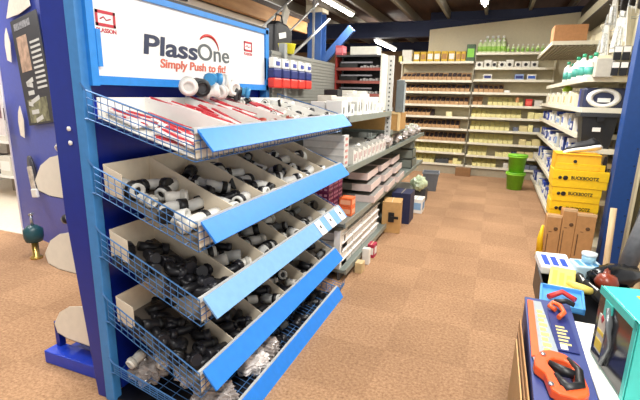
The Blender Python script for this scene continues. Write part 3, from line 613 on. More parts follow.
# shelf 4 : white stacked trays
for k in range(4):
    for j in range(4):
        t = thing('white_tray', 'white shallow tray on the lowest gondola shelf, %s layer, %s from stand' % (ORD[k], ORD[j]), 'tray', (-1.2, 3.45 + j * .33, .102 + k * .08), (0, 0, .0), 'white trays on the lowest gondola shelf')
        bx('tray_body', (-.22, .07 - .01 * (k % 2), 0, .3, 0, .06), cm('DAD6D0', .6), t, .006); bx('tray_lip', (-.22, .08, .0, .31, .06, .07), cm('EFECE6', .5), t)
b = NB()
t = thing('leaning_board', 'white leaflet box standing on the lowest gondola shelf near the stand', 'box', (-1.13, 3.42, .1)); bx('box_body', (-.06, .0, -.02, .18, .002, .35), WHITE, t, .003); b = NB(); box(b, .0, .002, .02, .05, .15, .2); box(b, .0, .002, .09, .12, .22, .3); obj('dark_marks', b, DGREY, t)
carton((-1.02, 4.95, .0), .22, .26, .38, cm('C49A62', .8), 'tan carton with black cutout standing on the floor against the gondola', 'box', None, 'cardboard_carton', None, .12)
t = thing('black_cutout', 'black plug in the side of the tan carton on the floor', 'plug', (-1.02, 4.93, .2)); bx('plug_body', (-.03, .04, -.005, .005, -.06, .06), BLACK, t, .004); bx('plug_arm', (0, .09, -.01, 0, -.015, .015), BLACK, t)
carton((-1.0, 5.4, .0), .24, .32, .40, cm('262C4E', .5), 'navy carton on the floor beside the tan carton', 'box')
carton((-.9, 6.0, .0), .18, .25, .2, WHITE, 'white and pale blue carton on the floor beyond the navy carton', 'box', None, 'carton', cm('8CB4DC'))
b = NB(); bmesh.ops.create_icosphere(b, subdivisions=3, radius=.13)
for v in b.verts: n = v.co.normalized(); v.co *= .8 + .25 * abs(math.sin(n.x * 8) * math.cos(n.y * 9 + n.z * 5))
tag(obj('crumpled_bag', b, cm('C9D8B4', .3, var=.4, scale=20, bump=.6), None, 0, (-.98, 6.7, .3)), 'crumpled white and green plastic bag near the grey bin', 'bag')
carton((-.97, 6.7, 0), .2, .25, .2, DGREY, 'dark box on the floor under the crumpled green bag', 'box')
for y, h, c, lb, d in ((3.62, .1, cm('D2B98A'), 'small tan box on the carpet at the foot of the gondola', .1), (3.86, .16, WHITE, 'white standing box on the carpet at the foot of the gondola', .06), (4.05, .14, cm('B02A48'), 'crimson and white box on the carpet at the foot of the gondola', .12)):
    carton((-1.02, y, 0), .07, d, h, c, lb, 'box', None, 'small_carton', WHITE if 'crimson' in lb else None)

# ================================================================== BLUE DISPLAY STAND
S = thing('display_stand', 'tall blue pipe fitting display stand with sloping wire baskets and a white header sign', 'display stand', (-1.73, 1.45, 0))
SX, SY = -1.73, 1.45
def sb_(name, d, m, par=None, bev=0.0):   # dims in world
    return bx(name, (d[0] - SX, d[1] - SX, d[2] - SY, d[3] - SY, d[4], d[5]), m, par or S, bev)
for y, h in ((1.45, 2.32), (3.14, 2.085)): sb_('post', (-1.76, -1.70, y, y + .05, 0, h), LBLUE, None, .004)
for y, h in ((1.46, 2.32), (3.14, 2.06)):
    b = NB(); prism(b, [(-1.825 - SX, 0), (-1.765 - SX, 0), (-1.765 - SX, h), (-1.92 - SX, h), (-1.915 - SX, 1.0)], y - SY, y - SY + .05, 'y'); obj('end_upright', b, DBLUE, S, .003)
b = NB()
for z in (1.355, 1.42): lathe(b, [(.001, 0), (.011, 0), (.011, .006), (.001, .006)], 10, mx=T(-1.815 - SX, 1.458 - SY, z, PI / 2))
obj('bolt', b, WHITE, S)
sb_('back_panel', (-1.79, -1.775, 1.5, 3.14, .1, 2.05), cm('1430A8', .35))
sb_('back_panel', (-1.9, -1.895, 1.52, 3.14, .1, 2.05), DBLUE)
for z in (1.13, .78, .42): sb_('cross_rail', (-1.775, -1.74, 1.5, 3.28, z - .04, z + .05), cm('1A3FB8', .35))
sb_('foot', (-2.35, -1.74, 1.55, 1.66, 0, .08), cm('1B3FC0', .3), None, .006); sb_('foot', (-2.36, -1.74, 3.1, 3.25, 0, .08), cm('1B3FC0', .3), None, .006)
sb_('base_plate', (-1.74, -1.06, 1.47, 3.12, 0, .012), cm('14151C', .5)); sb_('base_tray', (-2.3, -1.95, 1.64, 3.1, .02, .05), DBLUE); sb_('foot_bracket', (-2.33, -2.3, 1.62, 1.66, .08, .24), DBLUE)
# header sign
hs = sb_('header_sign', (-1.705, -1.70, 1.49, 3.12, 1.66, 2.04), cm('F4F3F0', .35, var=.01))
sb_('sign_frame', (-1.715, -1.685, 1.5, 3.15, 1.62, 1.66), BLUE, hs); sb_('sign_frame', (-1.715, -1.685, 1.5, 3.15, 2.035, 2.065), BLUE, hs); sb_('sign_frame', (-1.715, -1.685, 3.11, 3.15, 1.62, 2.065), BLUE, hs)
for y in (1.5, 3.08): sb_('frame_clip', (-1.698, -1.676, y + .03, y + .055, 1.7, 1.86), BLUE, hs)
sb_('sign_frame', (-1.71, -1.679, 1.49, 1.53, 1.615, 2.3), BLUE, hs); sb_('dark_top', (-1.73, -1.705, 1.5, 3.15, 2.06, 2.085), BLACK, hs)
def stext(body, y, z, size, m, off=0, width=None, shear=0.0): return text_mesh('sign_lettering', body, size, m, hs, faceX(-1.698 - SX, y - SY, z), off, .0015, shear, width)
stext('Plass', 1.825, 1.784, .135, cm('2A3350', .5), .0028, .44, .08); stext('One', 2.275, 1.788, .135, cm('5E6466', .5), .001, .335, .0)
stext('Simply Push to fit!', 1.95, 1.722, .064, cm('D86A52', .5), .0012, .62, .1)
b = NB(); pts = []
for k in range(13):
    a = math.radians(140 - k * 11); pts.append((-1.697 - SX, 2.39 + .11 * math.cos(a) - SY, 1.845 + .09 * math.sin(a)))
tube(b, pts, [.002 + .007 * math.sin(PI * (k / 12) ** .7) for k in range(13)], 6); obj('swoosh', b, RED, hs)
for y, z in ((1.555, 1.878), (2.81, 1.885)):
    b = NB(); X = -1.699 - SX; yy = y - SY; ww = .112
    box(b, X, X + .002, yy, yy + ww, z + .055, z + .068); box(b, X, X + .002, yy, yy + ww, z + .0, z + .013); box(b, X, X + .002, yy, yy + .012, z, z + .068); box(b, X, X + .002, yy + ww - .012, yy + ww, z, z + .068)
    tube(b, [(X, yy + .025, z + .03), (X, yy + .045, z + .042), (X, yy + .06, z + .028), (X, yy + .085, z + .036)], .003, 5); obj('logo', b, cm('C42A3C', .5), hs)
    text_mesh('logo_lettering', 'PLASSON', .026, cm('C42A3C', .5), hs, faceX(X, yy, z - .026), .0004, .001, width=ww)
# baskets
ZT = [1.445, 1.055, .70, .325, .075]; XB, XF0 = -1.68, -1.115; XF = XF0; SLK = [.15, .20, .24, .27, .16]; SL = .15
DIV = [1.76, 2.07, 2.38, 2.69, 2.99]
def zf(k, x, base=0.0): return ZT[k] + SLK[k] * (XF0 - x) / (XF0 - XB) + base
for k in range(5):
    XF = (-1.115, -1.118, -1.125, -1.145, -1.045)[k]; SL = SLK[k]; LE = 1.86 if k < 4 else 1.66
    B_ = thing('tmp', 'x', 'x'); B_.name = 'wire_basket'; del B_['label']; del B_['category']; B_.parent = S; B_.location = (0, 0, 0)
    b = NB(); hgt = .125 if k < 4 else .055
    def bar(p, q, r): tube(b, [(p[0] - SX, p[1] - SY, p[2]), (q[0] - SX, q[1] - SY, q[2])], r, 4, cap=False, smooth=False)
    zb, zfr = ZT[k] + SL, ZT[k]
    for y in (1.45, 3.29 if k < 4 else 3.1):
        for j in range(5 if y < 2 else 3):
            dz = -hgt * j / (4 if y < 2 else 2); bar((XB, y, zb + dz), (XF, y, zfr + dz), .0042 if j == 0 else .0024)
        for j in range(15):
            s = j / 14; x = XB + (XF - XB) * s; z = zb + (zfr - zb) * s; bar((x, y, z), (x, y, z - hgt), .0022)
    for j in range(9):
        s = j / 8; x = XB + (XF - XB) * s; z = zb + (zfr - zb) * s - hgt; bar((x, 1.45, z), (x, 3.29, z), .0025)
    for j in range(46):
        y = 1.45 + 1.84 * j / 45; bar((XB, y, zb - hgt), (XF, y, zfr - hgt), .0022); bar((XF, y, zfr - hgt), (XF, y, zfr), .0022)
    bar((XF, 1.45, zfr - .04), (XF, 3.29, zfr - .04), .003); bar((XF, 1.45, zfr - hgt * .6), (XF, 3.29, zfr - hgt * .6), .003)
    bar((XB, 1.45, zb), (XB - .03, 1.45, zb + .03), .005); bar((XB, 1.45, zb - hgt), (XB - .02, 1.45, zb - hgt), .005)
    obj('wire_mesh', b, WIRE, B_)
    # lip / ticket strip: sloping outwards and down
    b = NB(); x0 = XF - SX; prof = [(x0 - .006, ZT[k] + .004), (x0 + .006, ZT[k] + .006), (x0 + (.078 if k < 4 else .055), ZT[k] - .078), (x0 + (.072 if k < 4 else .049), ZT[k] - .084)]
    prism(b, prof, 0.02, LE, 'y'); lp = obj('ticket_strip', b, LIPREFLECT if k == 2 else LIP, B_)  # third lip painted paler, a reflection put into its colour
    b = NB(); box(b, x0 - .012, x0 + .002, .0, LE, ZT[k] - .01, ZT[k] + .012); obj('front_rail', b, cm('C4C6C4', .4), B_)
    if k == 2:
        for y in (1.30, 1.50, 1.72):
            b = NB(); prism(b, [(x0 + .008, ZT[k] + .007), (x0 + .01, ZT[k] + .009), (x0 + .082, ZT[k] - .075), (x0 + .08, ZT[k] - .077)], y, y + .1, 'y'); prism(b, [(x0 + .036, ZT[k] - .022), (x0 + .038, ZT[k] - .020), (x0 + .052, ZT[k] - .038), (x0 + .05, ZT[k] - .04)], y + .04, y + .06, 'y', 1)
            obj('price_ticket', b, [WHITE, BLACK], B_)
    # cream compartment boards
    if k < 4:
        for j, y in enumerate([1.475] + DIV + [3.26]):
            if k == 0 and j == 0: continue
            b = NB(); xa, xb = (XB + .035 - SX, XF - .012 - SX)
            if j == 0: xb = xa + .004; prism(b, [(xa, ZT[k] + SL - hgt), (xa + .1, ZT[k] + SL - hgt - .02), (xa + .1, ZT[k] + SL - .03), (xa, ZT[k] + SL + .005)], y - SY, y - SY + .004, 'y')
            else: prism(b, [(xa, ZT[k] + SL - hgt), (xb, ZT[k] - hgt + .01), (xb, ZT[k] + .0), (xb - .2, ZT[k] + SL * .4 + .0), (xa, ZT[k] + SL + (.015 if k else -.03))], y - SY, y - SY + .005, 'y')
            obj('divider_board', b, CREAM if k else WHITE, B_)
        b = NB(); box(b, XB + .03 - SX, XB + .035 - SX, 1.475 - SY, 3.26 - SY, ZT[k] + SL - hgt, ZT[k] + SL + (.012 if k else -.03)); obj('back_board', b, CREAM if k else WHITE, B_)
        b = NB(); box(b, XF - .016 - SX, XF - .012 - SX, 1.475 - SY, 3.26 - SY, ZT[k] - hgt + .005, ZT[k] - .0); obj('front_board', b, CREAM, B_)
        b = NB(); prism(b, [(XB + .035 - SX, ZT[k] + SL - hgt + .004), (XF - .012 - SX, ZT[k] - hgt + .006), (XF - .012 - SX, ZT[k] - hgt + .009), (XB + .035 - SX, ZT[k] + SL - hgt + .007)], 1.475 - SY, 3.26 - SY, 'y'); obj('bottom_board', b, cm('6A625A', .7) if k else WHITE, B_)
XF = XF0
# fittings in the baskets
EDG = [1.475] + DIV + [3.26]; BN = ['top', 'second', 'third', 'fourth', 'lowest']
CNAME = ['nearest compartment', 'second compartment', 'third compartment', 'fourth compartment', 'fifth compartment', 'farthest compartment']
fill = {1: [[CG, EG, CW], [CG, CB, CG], [CG, EG, CG], [CG, CK, EG], [CG, CG, CK], [CG, CK, EG]],
        2: [[EB, TB, EB], [CW, CG, EB], [CG, CW, EG], [CG, CK, CW], [CG, CG, CK], [CG, CK, EG]],
        3: [[EB, TB, CB], [EB, CB, TB], [CG, EB, CB], [CW, CG, CB], [CG, CB, CK], [CG, CK, CB]]}
NM = {id(CG): 'pale grey pipe coupling with black collar', id(CB): 'black pipe coupling', id(CW): 'small ivory pipe coupling', id(CK): 'mid grey pipe coupling with black collar', id(EG): 'pale grey pipe elbow with black collars', id(EB): 'black pipe elbow', id(TB): 'black pipe tee', id(EK): 'mid grey pipe elbow'}
r3 = random.Random(21)
for k in (1, 2, 3):
    for c in range(6):
        n = (14 if fill[k][c][0] is EB else 10) if c < 4 else 8
        for q in range(n):
            pr = fill[k][c][q % 3]; row = q // 2; s = .12 + .76 * ((row + .5) / (n / 2)); x = XB + (XF - XB) * s
            y = EDG[c] + (EDG[c + 1] - EDG[c]) * (.28 + .44 * (q % 2)) + r3.uniform(-.02, .02); z = zf(k, x) - .125 + .035 + r3.uniform(0, .035 if k == 1 else .015)
            what = NM[id(pr)]
            pr.put((x, y, z), (r3.uniform(-.35, .35), r3.uniform(-.2, .5), r3.uniform(0, 6.28)), '%s heaped in the %s of the %s basket' % (what, CNAME[c], BN[k]), '%ss in the %s of the %s basket' % (what, CNAME[c], BN[k]), r3.uniform(1.15, 1.4) if pr in (CG, CW, EG) and k < 3 else r3.uniform(.95, 1.2))
# top basket: slim red and white packs, small fittings, heap at the back
t0 = thing('clip_pack', 'x', 'pack')
b = NB(); box(b, -.12, .12, -.03, .03, 0, .012); obj('sleeve', b, POLY, t0, .005); b = NB(); box(b, -.1, .02, -.012, .012, .012, .02); box(b, -.12, .13, .018, .024, .012, .016); obj('red_clip', b, cm('C8343E', .4), t0)
cp = Proto(t0)
for c in range(4):
    for q in range(12 if c < 3 else 6):
        x = XB + .1 + .43 * ((q + .5) / 12); y = (EDG[c] + .05 + .2 * r3.random()); z = zf(0, x) - .11 + (.055 if c else .01) + .02 * r3.random()
        cp.put((min(x, XF - .15), y, z), (r3.uniform(-.25, .25), .28, r3.uniform(-.5, .5)), 'white sleeved pack with red clip in the %s of the top basket' % CNAME[c], 'red clip packs in the %s of the top basket' % CNAME[c])
for q in range(9):
    x = XF - .08 - .03 * (q % 3); y = 2.15 + q * .06
    t = thing('red_bead_strip', 'red capped small fitting near the front edge of the top basket, %s in its line' % ORD[q], 'pipe fitting', (x, y, zf(0, x) - .035), (0, 0, q * .7), 'red capped fittings at the front of the top basket')
    b = NB(); lathe(b, [(.001, -.02), (.012, -.02), (.014, 0), (.012, .02), (.001, .02)], 10, mx=T(rx=PI / 2)); obj('cap_body', b, cm('B04A38', .4), t); b = NB(); tube(b, [(0, .02, 0), (0, .05, 0)], .008, 8); obj('white_stem', b, WHITE, t)
for q in range(34):
    x = XB + .1 + .4 * r3.random(); y = 2.5 + .72 * r3.random(); pr = [CW, CW, CG, CB][q % 4]
    pr.put((x, y, zf(0, x) - .05 + .02 * r3.random()), (r3.uniform(-.3, .3), r3.uniform(-.2, .4), r3.uniform(0, 6)), '%s at the far end of the top basket' % NM[id(pr)], '%ss in the far half of the top basket' % NM[id(pr)], .8)
bigw = Proto(coupling('pipe_coupling', WHITE, cm('DAD8D2', .4), .1, .042)); bigk = Proto(coupling('pipe_coupling', BLACK, DGREY, .1, .042)); bige = Proto(elbow('pipe_elbow', cm('4FA4D8', .4), cm('3C94D0', .4), .026))
for i, (y, z, pr, lb, rz) in enumerate(((2.0, 1.66, bigw, 'large white pipe coupling, leftmost of the heap under the sign', .7), (2.1, 1.655, bigk, 'large black pipe coupling between the white ones under the sign', 1.0), (2.2, 1.64, bigw, 'large white pipe coupling in the middle of the heap under the sign', -.9), (2.31, 1.64, bigw, 'large white pipe coupling right of the middle of the heap under the sign', .3), (2.4, 1.66, bigw, 'large white pipe coupling standing tilted at the right of the heap under the sign', 1.4), (2.17, 1.71, bige, 'blue pipe elbow on top of the heap under the sign', .9), (2.5, 1.64, bige, 'blue pipe elbow at the right end of the heap under the sign', 2.2), (2.44, 1.63, bigk, 'large black pipe coupling near the right end of the heap under the sign', 2.0), (2.3, 1.69, bigw, 'large white pipe coupling on top of the heap under the sign', 2.5))):
    pr.put((-1.56, y, z - .03), (.2, .1, rz), lb, None)
# lowest basket: clear bags
for q in range(9):
    b = NB(); bmesh.ops.create_icosphere(b, subdivisions=4, radius=.11)
    for v in b.verts:
        n = v.co.normalized(); f = .72 + .22 * abs(math.sin(n.x * 7 + q) + math.cos(n.y * 8 - q * 2)) * .6 + .1 * math.sin(n.z * 21 + n.x * 17); v.co *= f; v.co.z *= .8; v.co.y *= 1.15
    o = obj('clear_bag', b, [BAG, POLY][q % 2], None, 0, (-1.58 + .2 * (q % 3), 1.6 + (q // 3) * .24 + .1 * (q % 2), .15 - .03 * (q % 3)), (0, 0, q))
    tag(o, 'crumpled clear bag of fittings in lowest basket, %s row, %s' % (ORD[q // 3], ('at the back', 'in the middle', 'at the front')[q % 3]), 'bag', 'clear bags in the lowest basket')
for q in range(5):
    pr = [CW, CW, CG, CW, EB][q]; pr.put((-1.6 + .1 * q, 1.52 + .07 * q, .24 - .02 * q), (.3, .4, q * 1.1), '%s lying on the clear bags of the lowest basket' % NM[id(pr)], '%ss on the clear bags' % NM[id(pr)], 1.1)
carton((-1.6, 1.75, .2), .08, .05, .04, RED, 'small bright red box among the clear bags of the lowest basket', 'box')
for q in range(26):
    pr = [CB, EB, CK, TB][q % 4]; pr.put((-1.55 + .42 * r3.random(), 2.2 + .034 * q, .05), (.2, .2, q), '%s in the far half of the lowest basket' % NM[id(pr)], '%ss in the far half of the lowest basket' % NM[id(pr)])
# cream scoop hoppers on the other face
for k, z in enumerate((1.03, .605, .165)):
    t = thing('tmp', 'x', 'x'); t.name = 'scoop_hopper'; del t['label']; del t['category']; t.parent = S
    prof = [(-1.93, z + .24), (-2.07, z + .237), (-2.16, z + .215), (-2.24, z + .165), (-2.30, z + .075), (-2.28, z + .02), (-2.2, z), (-1.93, z - .01)]
    b = NB(); P_ = [(p[0] - SX, p[1]) for p in prof]
    b.free()
    for y in (1.6, 2.2, 2.8, 3.09):
        b = NB(); prism(b, P_, y - SY, y - SY + .006, 'y'); obj('end_board', b, cm('F6EEDC', .6, var=.03), t)
    b = NB(); q_ = P_[4:] ; 
    for a, c in zip(q_, q_[1:]): prism(b, [a, c, (c[0], c[1] + .004), (a[0] + .004, a[1] + .004)], 1.6 - SY, 3.2 - SY, 'y')
    obj('scoop_bottom', b, cm('E4D6BC', .6), t)
for k in range(10):
    z = 1.42 if k < 5 else .92
    [CW, CB, CK][k % 3].put((-2.0 - .03 * (k % 2), 1.58 + .09 * (k % 5), z - .1 + .06 * (k % 3)), (.5, .3, k), '%s above the %s scoop hopper at left' % (NM[id([CW, CB, CK][k % 3])], 'top' if k < 5 else 'middle'), '%ss above the %s hopper' % (NM[id([CW, CB, CK][k % 3])], 'top' if k < 5 else 'middle'))

# ================================================================== POSTER PANEL AT THE LEFT
import numpy as _np
PA = thing('display_board', 'broad blue display panel with white left edge behind the stand at the left', 'display panel', (-4.85, 3.17, 0), (0, 0, math.atan2(-.242, 1.03)))
bx('panel_board', (0, 1.2, 0, .04, 0, 2.75), cm('4656B0', .35, var=.05), PA); bx('white_edge', (-.03, 0, -.01, .05, 0, 2.75), cm('E4E0EA', .4), PA); bx('side_return', (1.16, 1.24, -.03, .04, 0, 2.75), cm('2747B8', .35), PA)
PO = thing('poster', 'dark framed poster with white figure artwork taped on the blue panel', 'poster', (-4.09, 2.962, 1.78), (0, math.radians(-7), math.atan2(-.242, 1.03)))
bx('poster_sheet', (-.26, .3, -.006, 0, -.52, .46), cm('2E3038', .5), PO); bx('photo_area', (-.19, .02, -.008, -.006, -.02, .3), cm('B89A84', .5, var=.5, scale=12), PO); 
b = NB(); 
for q in range(7): box(b, -.17 + .03 * (q % 3), -.02 + .03 * (q % 2), -.0085, -.006, -.48 + q * .06, -.44 + q * .06, mx=T(0, 0, 0, 0, .2 * (q % 3 - 1), 0) )
for q in range(10): box(b, .07, .26, -.0085, -.006, -.2 + q * .045, -.18 + q * .045)
obj('printed_shapes', b, cm('CFD0CC', .5), PO); bx('figure_area', (-.2, .2, -.0078, -.006, -.5, -.28), cm('7A7A5E', .5, var=.6, scale=14), PO)
text_mesh('poster_title', 'TOOLS', .08, OFFW, PO, faceY(-.2, -.008, .36), 0, .0005, .2, .3) if False else bx('poster_title', (-.2, .14, -.0085, -.006, .36, .42), cm('8A8C92', .5, var=.7, scale=60), PO)
for q, (x, z, ry, lb) in enumerate(((-4.22, 2.36, .5, 'torn white paper sheet above the dark poster'), (-4.53, 2.0, -.3, 'torn white paper sheet at the upper left corner of the dark poster'), (-4.47, 1.26, .5, 'crumpled white paper at the lower left corner of the dark poster'))):
    b = NB(); prism(b, [(-.26, -.12), (.02, -.1), (.26, -.05), (.22, .16), (.03, .2), (-.16, .02)] if q == 0 else [(-.05, -.14), (.03, -.16), (.06, .02), (.02, .16), (-.03, .1), (-.06, 0)], -.006, 0, 'y'); tag(obj('paper_sheet', b, cm('EFE6D6', .7), None, 0, (x, 3.015 - (x + 4.3) * .235, z), (0, 0 * ry, -.23)), lb, 'paper')
t = thing('wall_niche_pack', 'small clear pack with white and brown contents hung low on the blue panel', 'pack', (-4.33, 3.02, .62), (0, -.15, -.23))
b = NB(); lathe(b, [(.001, 0), (.1, 0), (.1, .02), (.001, .02)], 20, mx=T(0, 0, .12, PI / 2), sx=.75, sy=1.9); obj('dark_oval', b, cm('3A3A44', .4), t); bx('white_contents', (-.05, .05, -.035, -.02, -.05, .2), cm('C8BFB0', .4, var=.4, scale=20), t, .01)
bx('flap', (-.03, .09, -.05, -.02, -.12, -.03), WHITE, t, .01)
t = thing('leaflet_sheet', 'white leaflet with small pictures clipped to the left edge of the blue panel', 'paper', (-4.87, 3.11, 1.1), (0, 0, -.23)); bx('sheet', (-.14, .1, -.006, 0, 0, .44), cm('EDE6E4', .6), t)
b = NB(); box(b, -.1, -.03, -.008, -.006, .1, .36); box(b, -.01, .06, -.008, -.006, .18, .36); obj('picture', b, cm('8C6A70', .6, var=.5, scale=30), t)
t = thing('pipe_valve', 'green capped brass valve standing on the carpet before the blue panel', 'valve', (-3.97, 2.68, 0))
b = NB(); lathe(b, [(.001, 0), (.055, 0), (.055, .02), (.03, .03), (.03, .17), (.001, .17)], 16); obj('brass_body', b, cm('C9A85A', .3, .7), t)
b = NB(); lathe(b, [(.035, .17), (.07, .175), (.085, .22), (.085, .29), (.04, .33), (.001, .335)], 16); obj('green_cap', b, cm('1E4A52', .4), t)
b = NB(); tube(b, [(0, 0, .33), (0, 0, .43)], .014, 8); tube(b, [(-.02, 0, .43), (.03, 0, .45)], .014, 8); obj('stem', b, STEEL, t)
# shelving far left
t = thing('shelving_unit', 'white shelving with dull stock seen at the far left edge', 'shelving', (-6.4, 4.1, 0))
for z in (.35, .85, 1.35, 1.85): bx('shelf', (-.6, .9, 0, .4, z - .03, z), WHITE, t)
bx('upright', (.9, .95, 0, .4, 0, 2.3), BONE, t); bx('back_panel', (-.6, .9, .4, .42, 0, 2.3), cm('8A7E74', .7), t)
for k in range(12):
    z = (.35, .85, 1.35)[k // 4]; carton((-6.85 + (k % 4) * .35, 4.12, z + .002), .24, .22, .28, [DGREY, cm('A89888'), cm('3A5A8A'), OFFW][(k * 3) % 4], 'stock box on the far left white shelving, %s level, %s across' % (ORD[k // 4], ORD[k % 4]), 'box', 'stock on the far left shelving', 'carton', WHITE)

# ================================================================== BEHIND THE SIGN: MEZZANINE EDGE
t = thing('mezzanine_edge', 'long orange brown timber plank of the upper storage behind the sign', 'plank', (-3.5, 2.5, 2.7)); bx('plank', (-.04, .04, 1.2, 5.5, 0, .2), PLANK, t); bx('dark_top_edge', (-.05, .05, 1.2, 5.6, .2, .27), cm('3A2A20', .7), t)
t = thing('partition_board', 'white partition board below the timber plank behind the sign', 'board', (-3.62, 2.2, 0)); bx('board', (-.02, .02, 1.6, 5.4, 1.9, 2.7), cm('EFE9DC', .6, var=.02), t)
b = NB()
for z in (2.42, 2.36, 2.29): box(b, .02, .023, 3.05, 3.55, z, z + .02)
obj('pink_lettering', b, cm('E09AAC', .6), t)
t = thing('picture_frame', 'dark framed picture cut by the top edge above the sign', 'picture', (-3.58, 4.2, 2.64)); bx('frame', (0, .03, -.42, .42, 0, .6), BLACK, t); bx('picture_area', (.03, .034, -.38, .38, .04, .56), cm('8A6A4A', .5, var=.3, scale=20), t)
t = thing('upper_sheeting', 'white sheeting behind the rods above the timber plank', 'sheet', (-3.9, 3.0, 2.98)); bx('sheet', (-.02, .0, .8, 6.5, 0, .34), cm('F2F4F4', .5), t)
for k, (p, q, r) in enumerate((((-2.6, 5.7, 2.9), (-2.6, 4.4, 2.15), .016), ((-2.6, 6.4, 2.9), (-2.6, 5.0, 2.15), .014), ((-2.6, 6.25, 2.95), (-2.6, 6.25, 1.95), .02), ((-2.6, 6.9, 2.75), (-2.6, 5.2, 1.95), .02))):
    b = NB(); tube(b, [p, q], r, 8); tag(obj('steel_rod', b, cm('D8DAD8', .35, .2)), 'white painted rod of the upper storage, %s' % ('sloping, leftmost of the rods', 'sloping, next to the black bag', 'vertical, beside the blue column', 'sloping, lowest above the slatted panel')[k], 'rod')
b = NB(); box(b, -.015, .015, -.06, .06, -.5, .5, mx=T(-2.55, 5.0, 2.2, -.55, 0, 0)); tag(obj('sloping_board', b, OFFW), 'broad white sloping board right of the black bag', 'board')

# ================================================================== RIGHT FOREGROUND
t = thing('navy_box', 'long navy box carrying two hand tools at the lower right corner', 'box', (.205, 1.2, .3), (0, 0, -.02))
bx('box_body', (0, .18, 0, .9, 0, .39), cm('28336A', .5, var=.05), t, .004); bx('box_rim', (-.003, .183, -.003, .903, .39, .4), cm('34427E', .5), t, .002)
for k in range(3):
    o = bx('cardboard_sheet', (0, .005, 0, (.9, .84, .8)[k], 0, (.655, .63, .61)[k]), [CARD, CARDD, cm('C8A06C', .8)][k], None, 0, (.197 - .007 * k, 1.05, 0.0)); tag(o, 'brown cardboard sheet standing against the navy box, %s' % ('innermost', 'middle', 'outermost and lowest')[k], 'cardboard', 'cardboard sheets beside the navy box')
tag(bx('cardboard_carton', (.207, .38, 1.2, 2.05, 0, .298), CARD, None, .004), 'brown carton under the navy box', 'box')
# saw
t = thing('hand_saw', 'hand saw with orange and black handle and card sleeve lying on the navy box', 'saw', (.275, 1.56, .702), (0, 0, .0)); SAW = t
ZS = 0.0
b = NB(); prism(b, [(-.06, .52), (.01, .52), (.045, .0), (.03, -.1), (-.05, -.12), (-.075, .0)], .004, .007, 'z'); obj('blade', b, cm('B4BEC4', .3, .3), t)
b = NB(); prism(b, [(-.062, .51), (-.032, .51), (-.045, .02), (-.08, .0)], .007, .012, 'z'); obj('orange_sleeve', b, ORANGE, t)
b = NB()
for q in range(9): box(b, -.022, .006 + .01 * (q % 2), .06 + q * .042, .085 + q * .042, .0075, .0085)
obj('yellow_print', b, cm('E8D870'), t)
b = NB(); hd = [(-.07, -.02), (-.02, .03), (.05, .02), (.1, -.04), (.11, -.2), (.07, -.245), (-.03, -.24), (-.045, -.14), (-.085, -.1)]
inn = [(.0, -.03), (.05, -.03), (.065, -.06), (.07, -.16), (.045, -.19), (.0, -.19), (-.005, -.12), (-.03, -.07)]
def ringprism(b, outp, inp, z0, z1, n=28):
    def samp(poly):
        cx = sum(p[0] for p in inn) / len(inn); cy = sum(p[1] for p in inn) / len(inn); r = []
        for k in range(n):
            a = 2 * PI * k / n; d = Vector((math.cos(a), math.sin(a))); best = 0
            for i in range(len(poly)):
                p = Vector(poly[i]) - Vector((cx, cy)); q = Vector(poly[(i + 1) % len(poly)]) - Vector((cx, cy)); e = q - p; den = d.x * e.y - d.y * e.x
                if abs(den) < 1e-9: continue
                s = (p.x * e.y - p.y * e.x) / den; u_ = (p.x * d.y - p.y * d.x) / den
                if s > 0 and -1e-6 <= u_ <= 1 + 1e-6: best = max(best, s)
            r.append((cx + d.x * best, cy + d.y * best))
        return r
    O, I = samp(outp), samp(inp)
    V = [[b.verts.new((p[0], p[1], z)) for p in P_] for P_, z in ((O, z0), (O, z1), (I, z1), (I, z0))]
    for a, c in ((0, 1), (1, 2), (2, 3), (3, 0)):
        for k in range(n):
            f = b.faces.new((V[a][k], V[a][(k + 1) % n], V[c][(k + 1) % n], V[c][k])); f.smooth = False
ringprism(b, hd, inn, .004, .04); obj('handle', b, cm('EE5A24', .4), t, .006)
b = NB(); tube(b, [(-.005, -.13, .03), (.03, -.2, .035), (.08, -.17, .035), (.09, -.08, .035), (.06, -.01, .035)], [.014, .022, .02, .018, .01], 10); tube(b, [(-.02, -.05, .025), (.03, -.09, .03), (.08, -.1, .03)], [.015, .02, .016], 8); obj('black_grip', b, BLACK, t)
b = NB()
for q in ((-.04, -.02), (-.03, -.2)): lathe(b, [(.001, .04), (.011, .04), (.011, .045), (.001, .045)], 10, mx=T(q[0], q[1], 0))
obj('handle_screw', b, STEEL, t); SAW.scale = (.78, .95, .9)
t = thing('pruning_saw', 'small orange and black hacksaw on a navy card beside the hand saw', 'saw', (.335, 1.88, .702)); t.scale = (.8, .9, .9)
bx('navy_card', (-.04, .055, -.25, .12, 0, .004), cm('1E2C6E', .4), t); b = NB()
for q in range(6): box(b, -.02, .03 - .01 * (q % 2), -.2 + q * .03, -.185 + q * .03, .004, .005)
obj('card_print', b, cm('D8C880'), t); bx('white_disc', (-.02, .01, -.24, -.2, .004, .006), WHITE, t, .002)
b = NB(); tube(b, [(0, .02, .02), (.03, .06, .03), (.02, .13, .03), (-.01, .17, .025), (-.03, .13, .02), (-.005, .1, .02)], .012, 8); obj('orange_handle', b, ORANGE, t); b = NB(); tube(b, [(0, .17, .03), (.06, .2, .03), (.1, .19, .02)], .013, 8); obj('black_grip', b, BLACK, t)
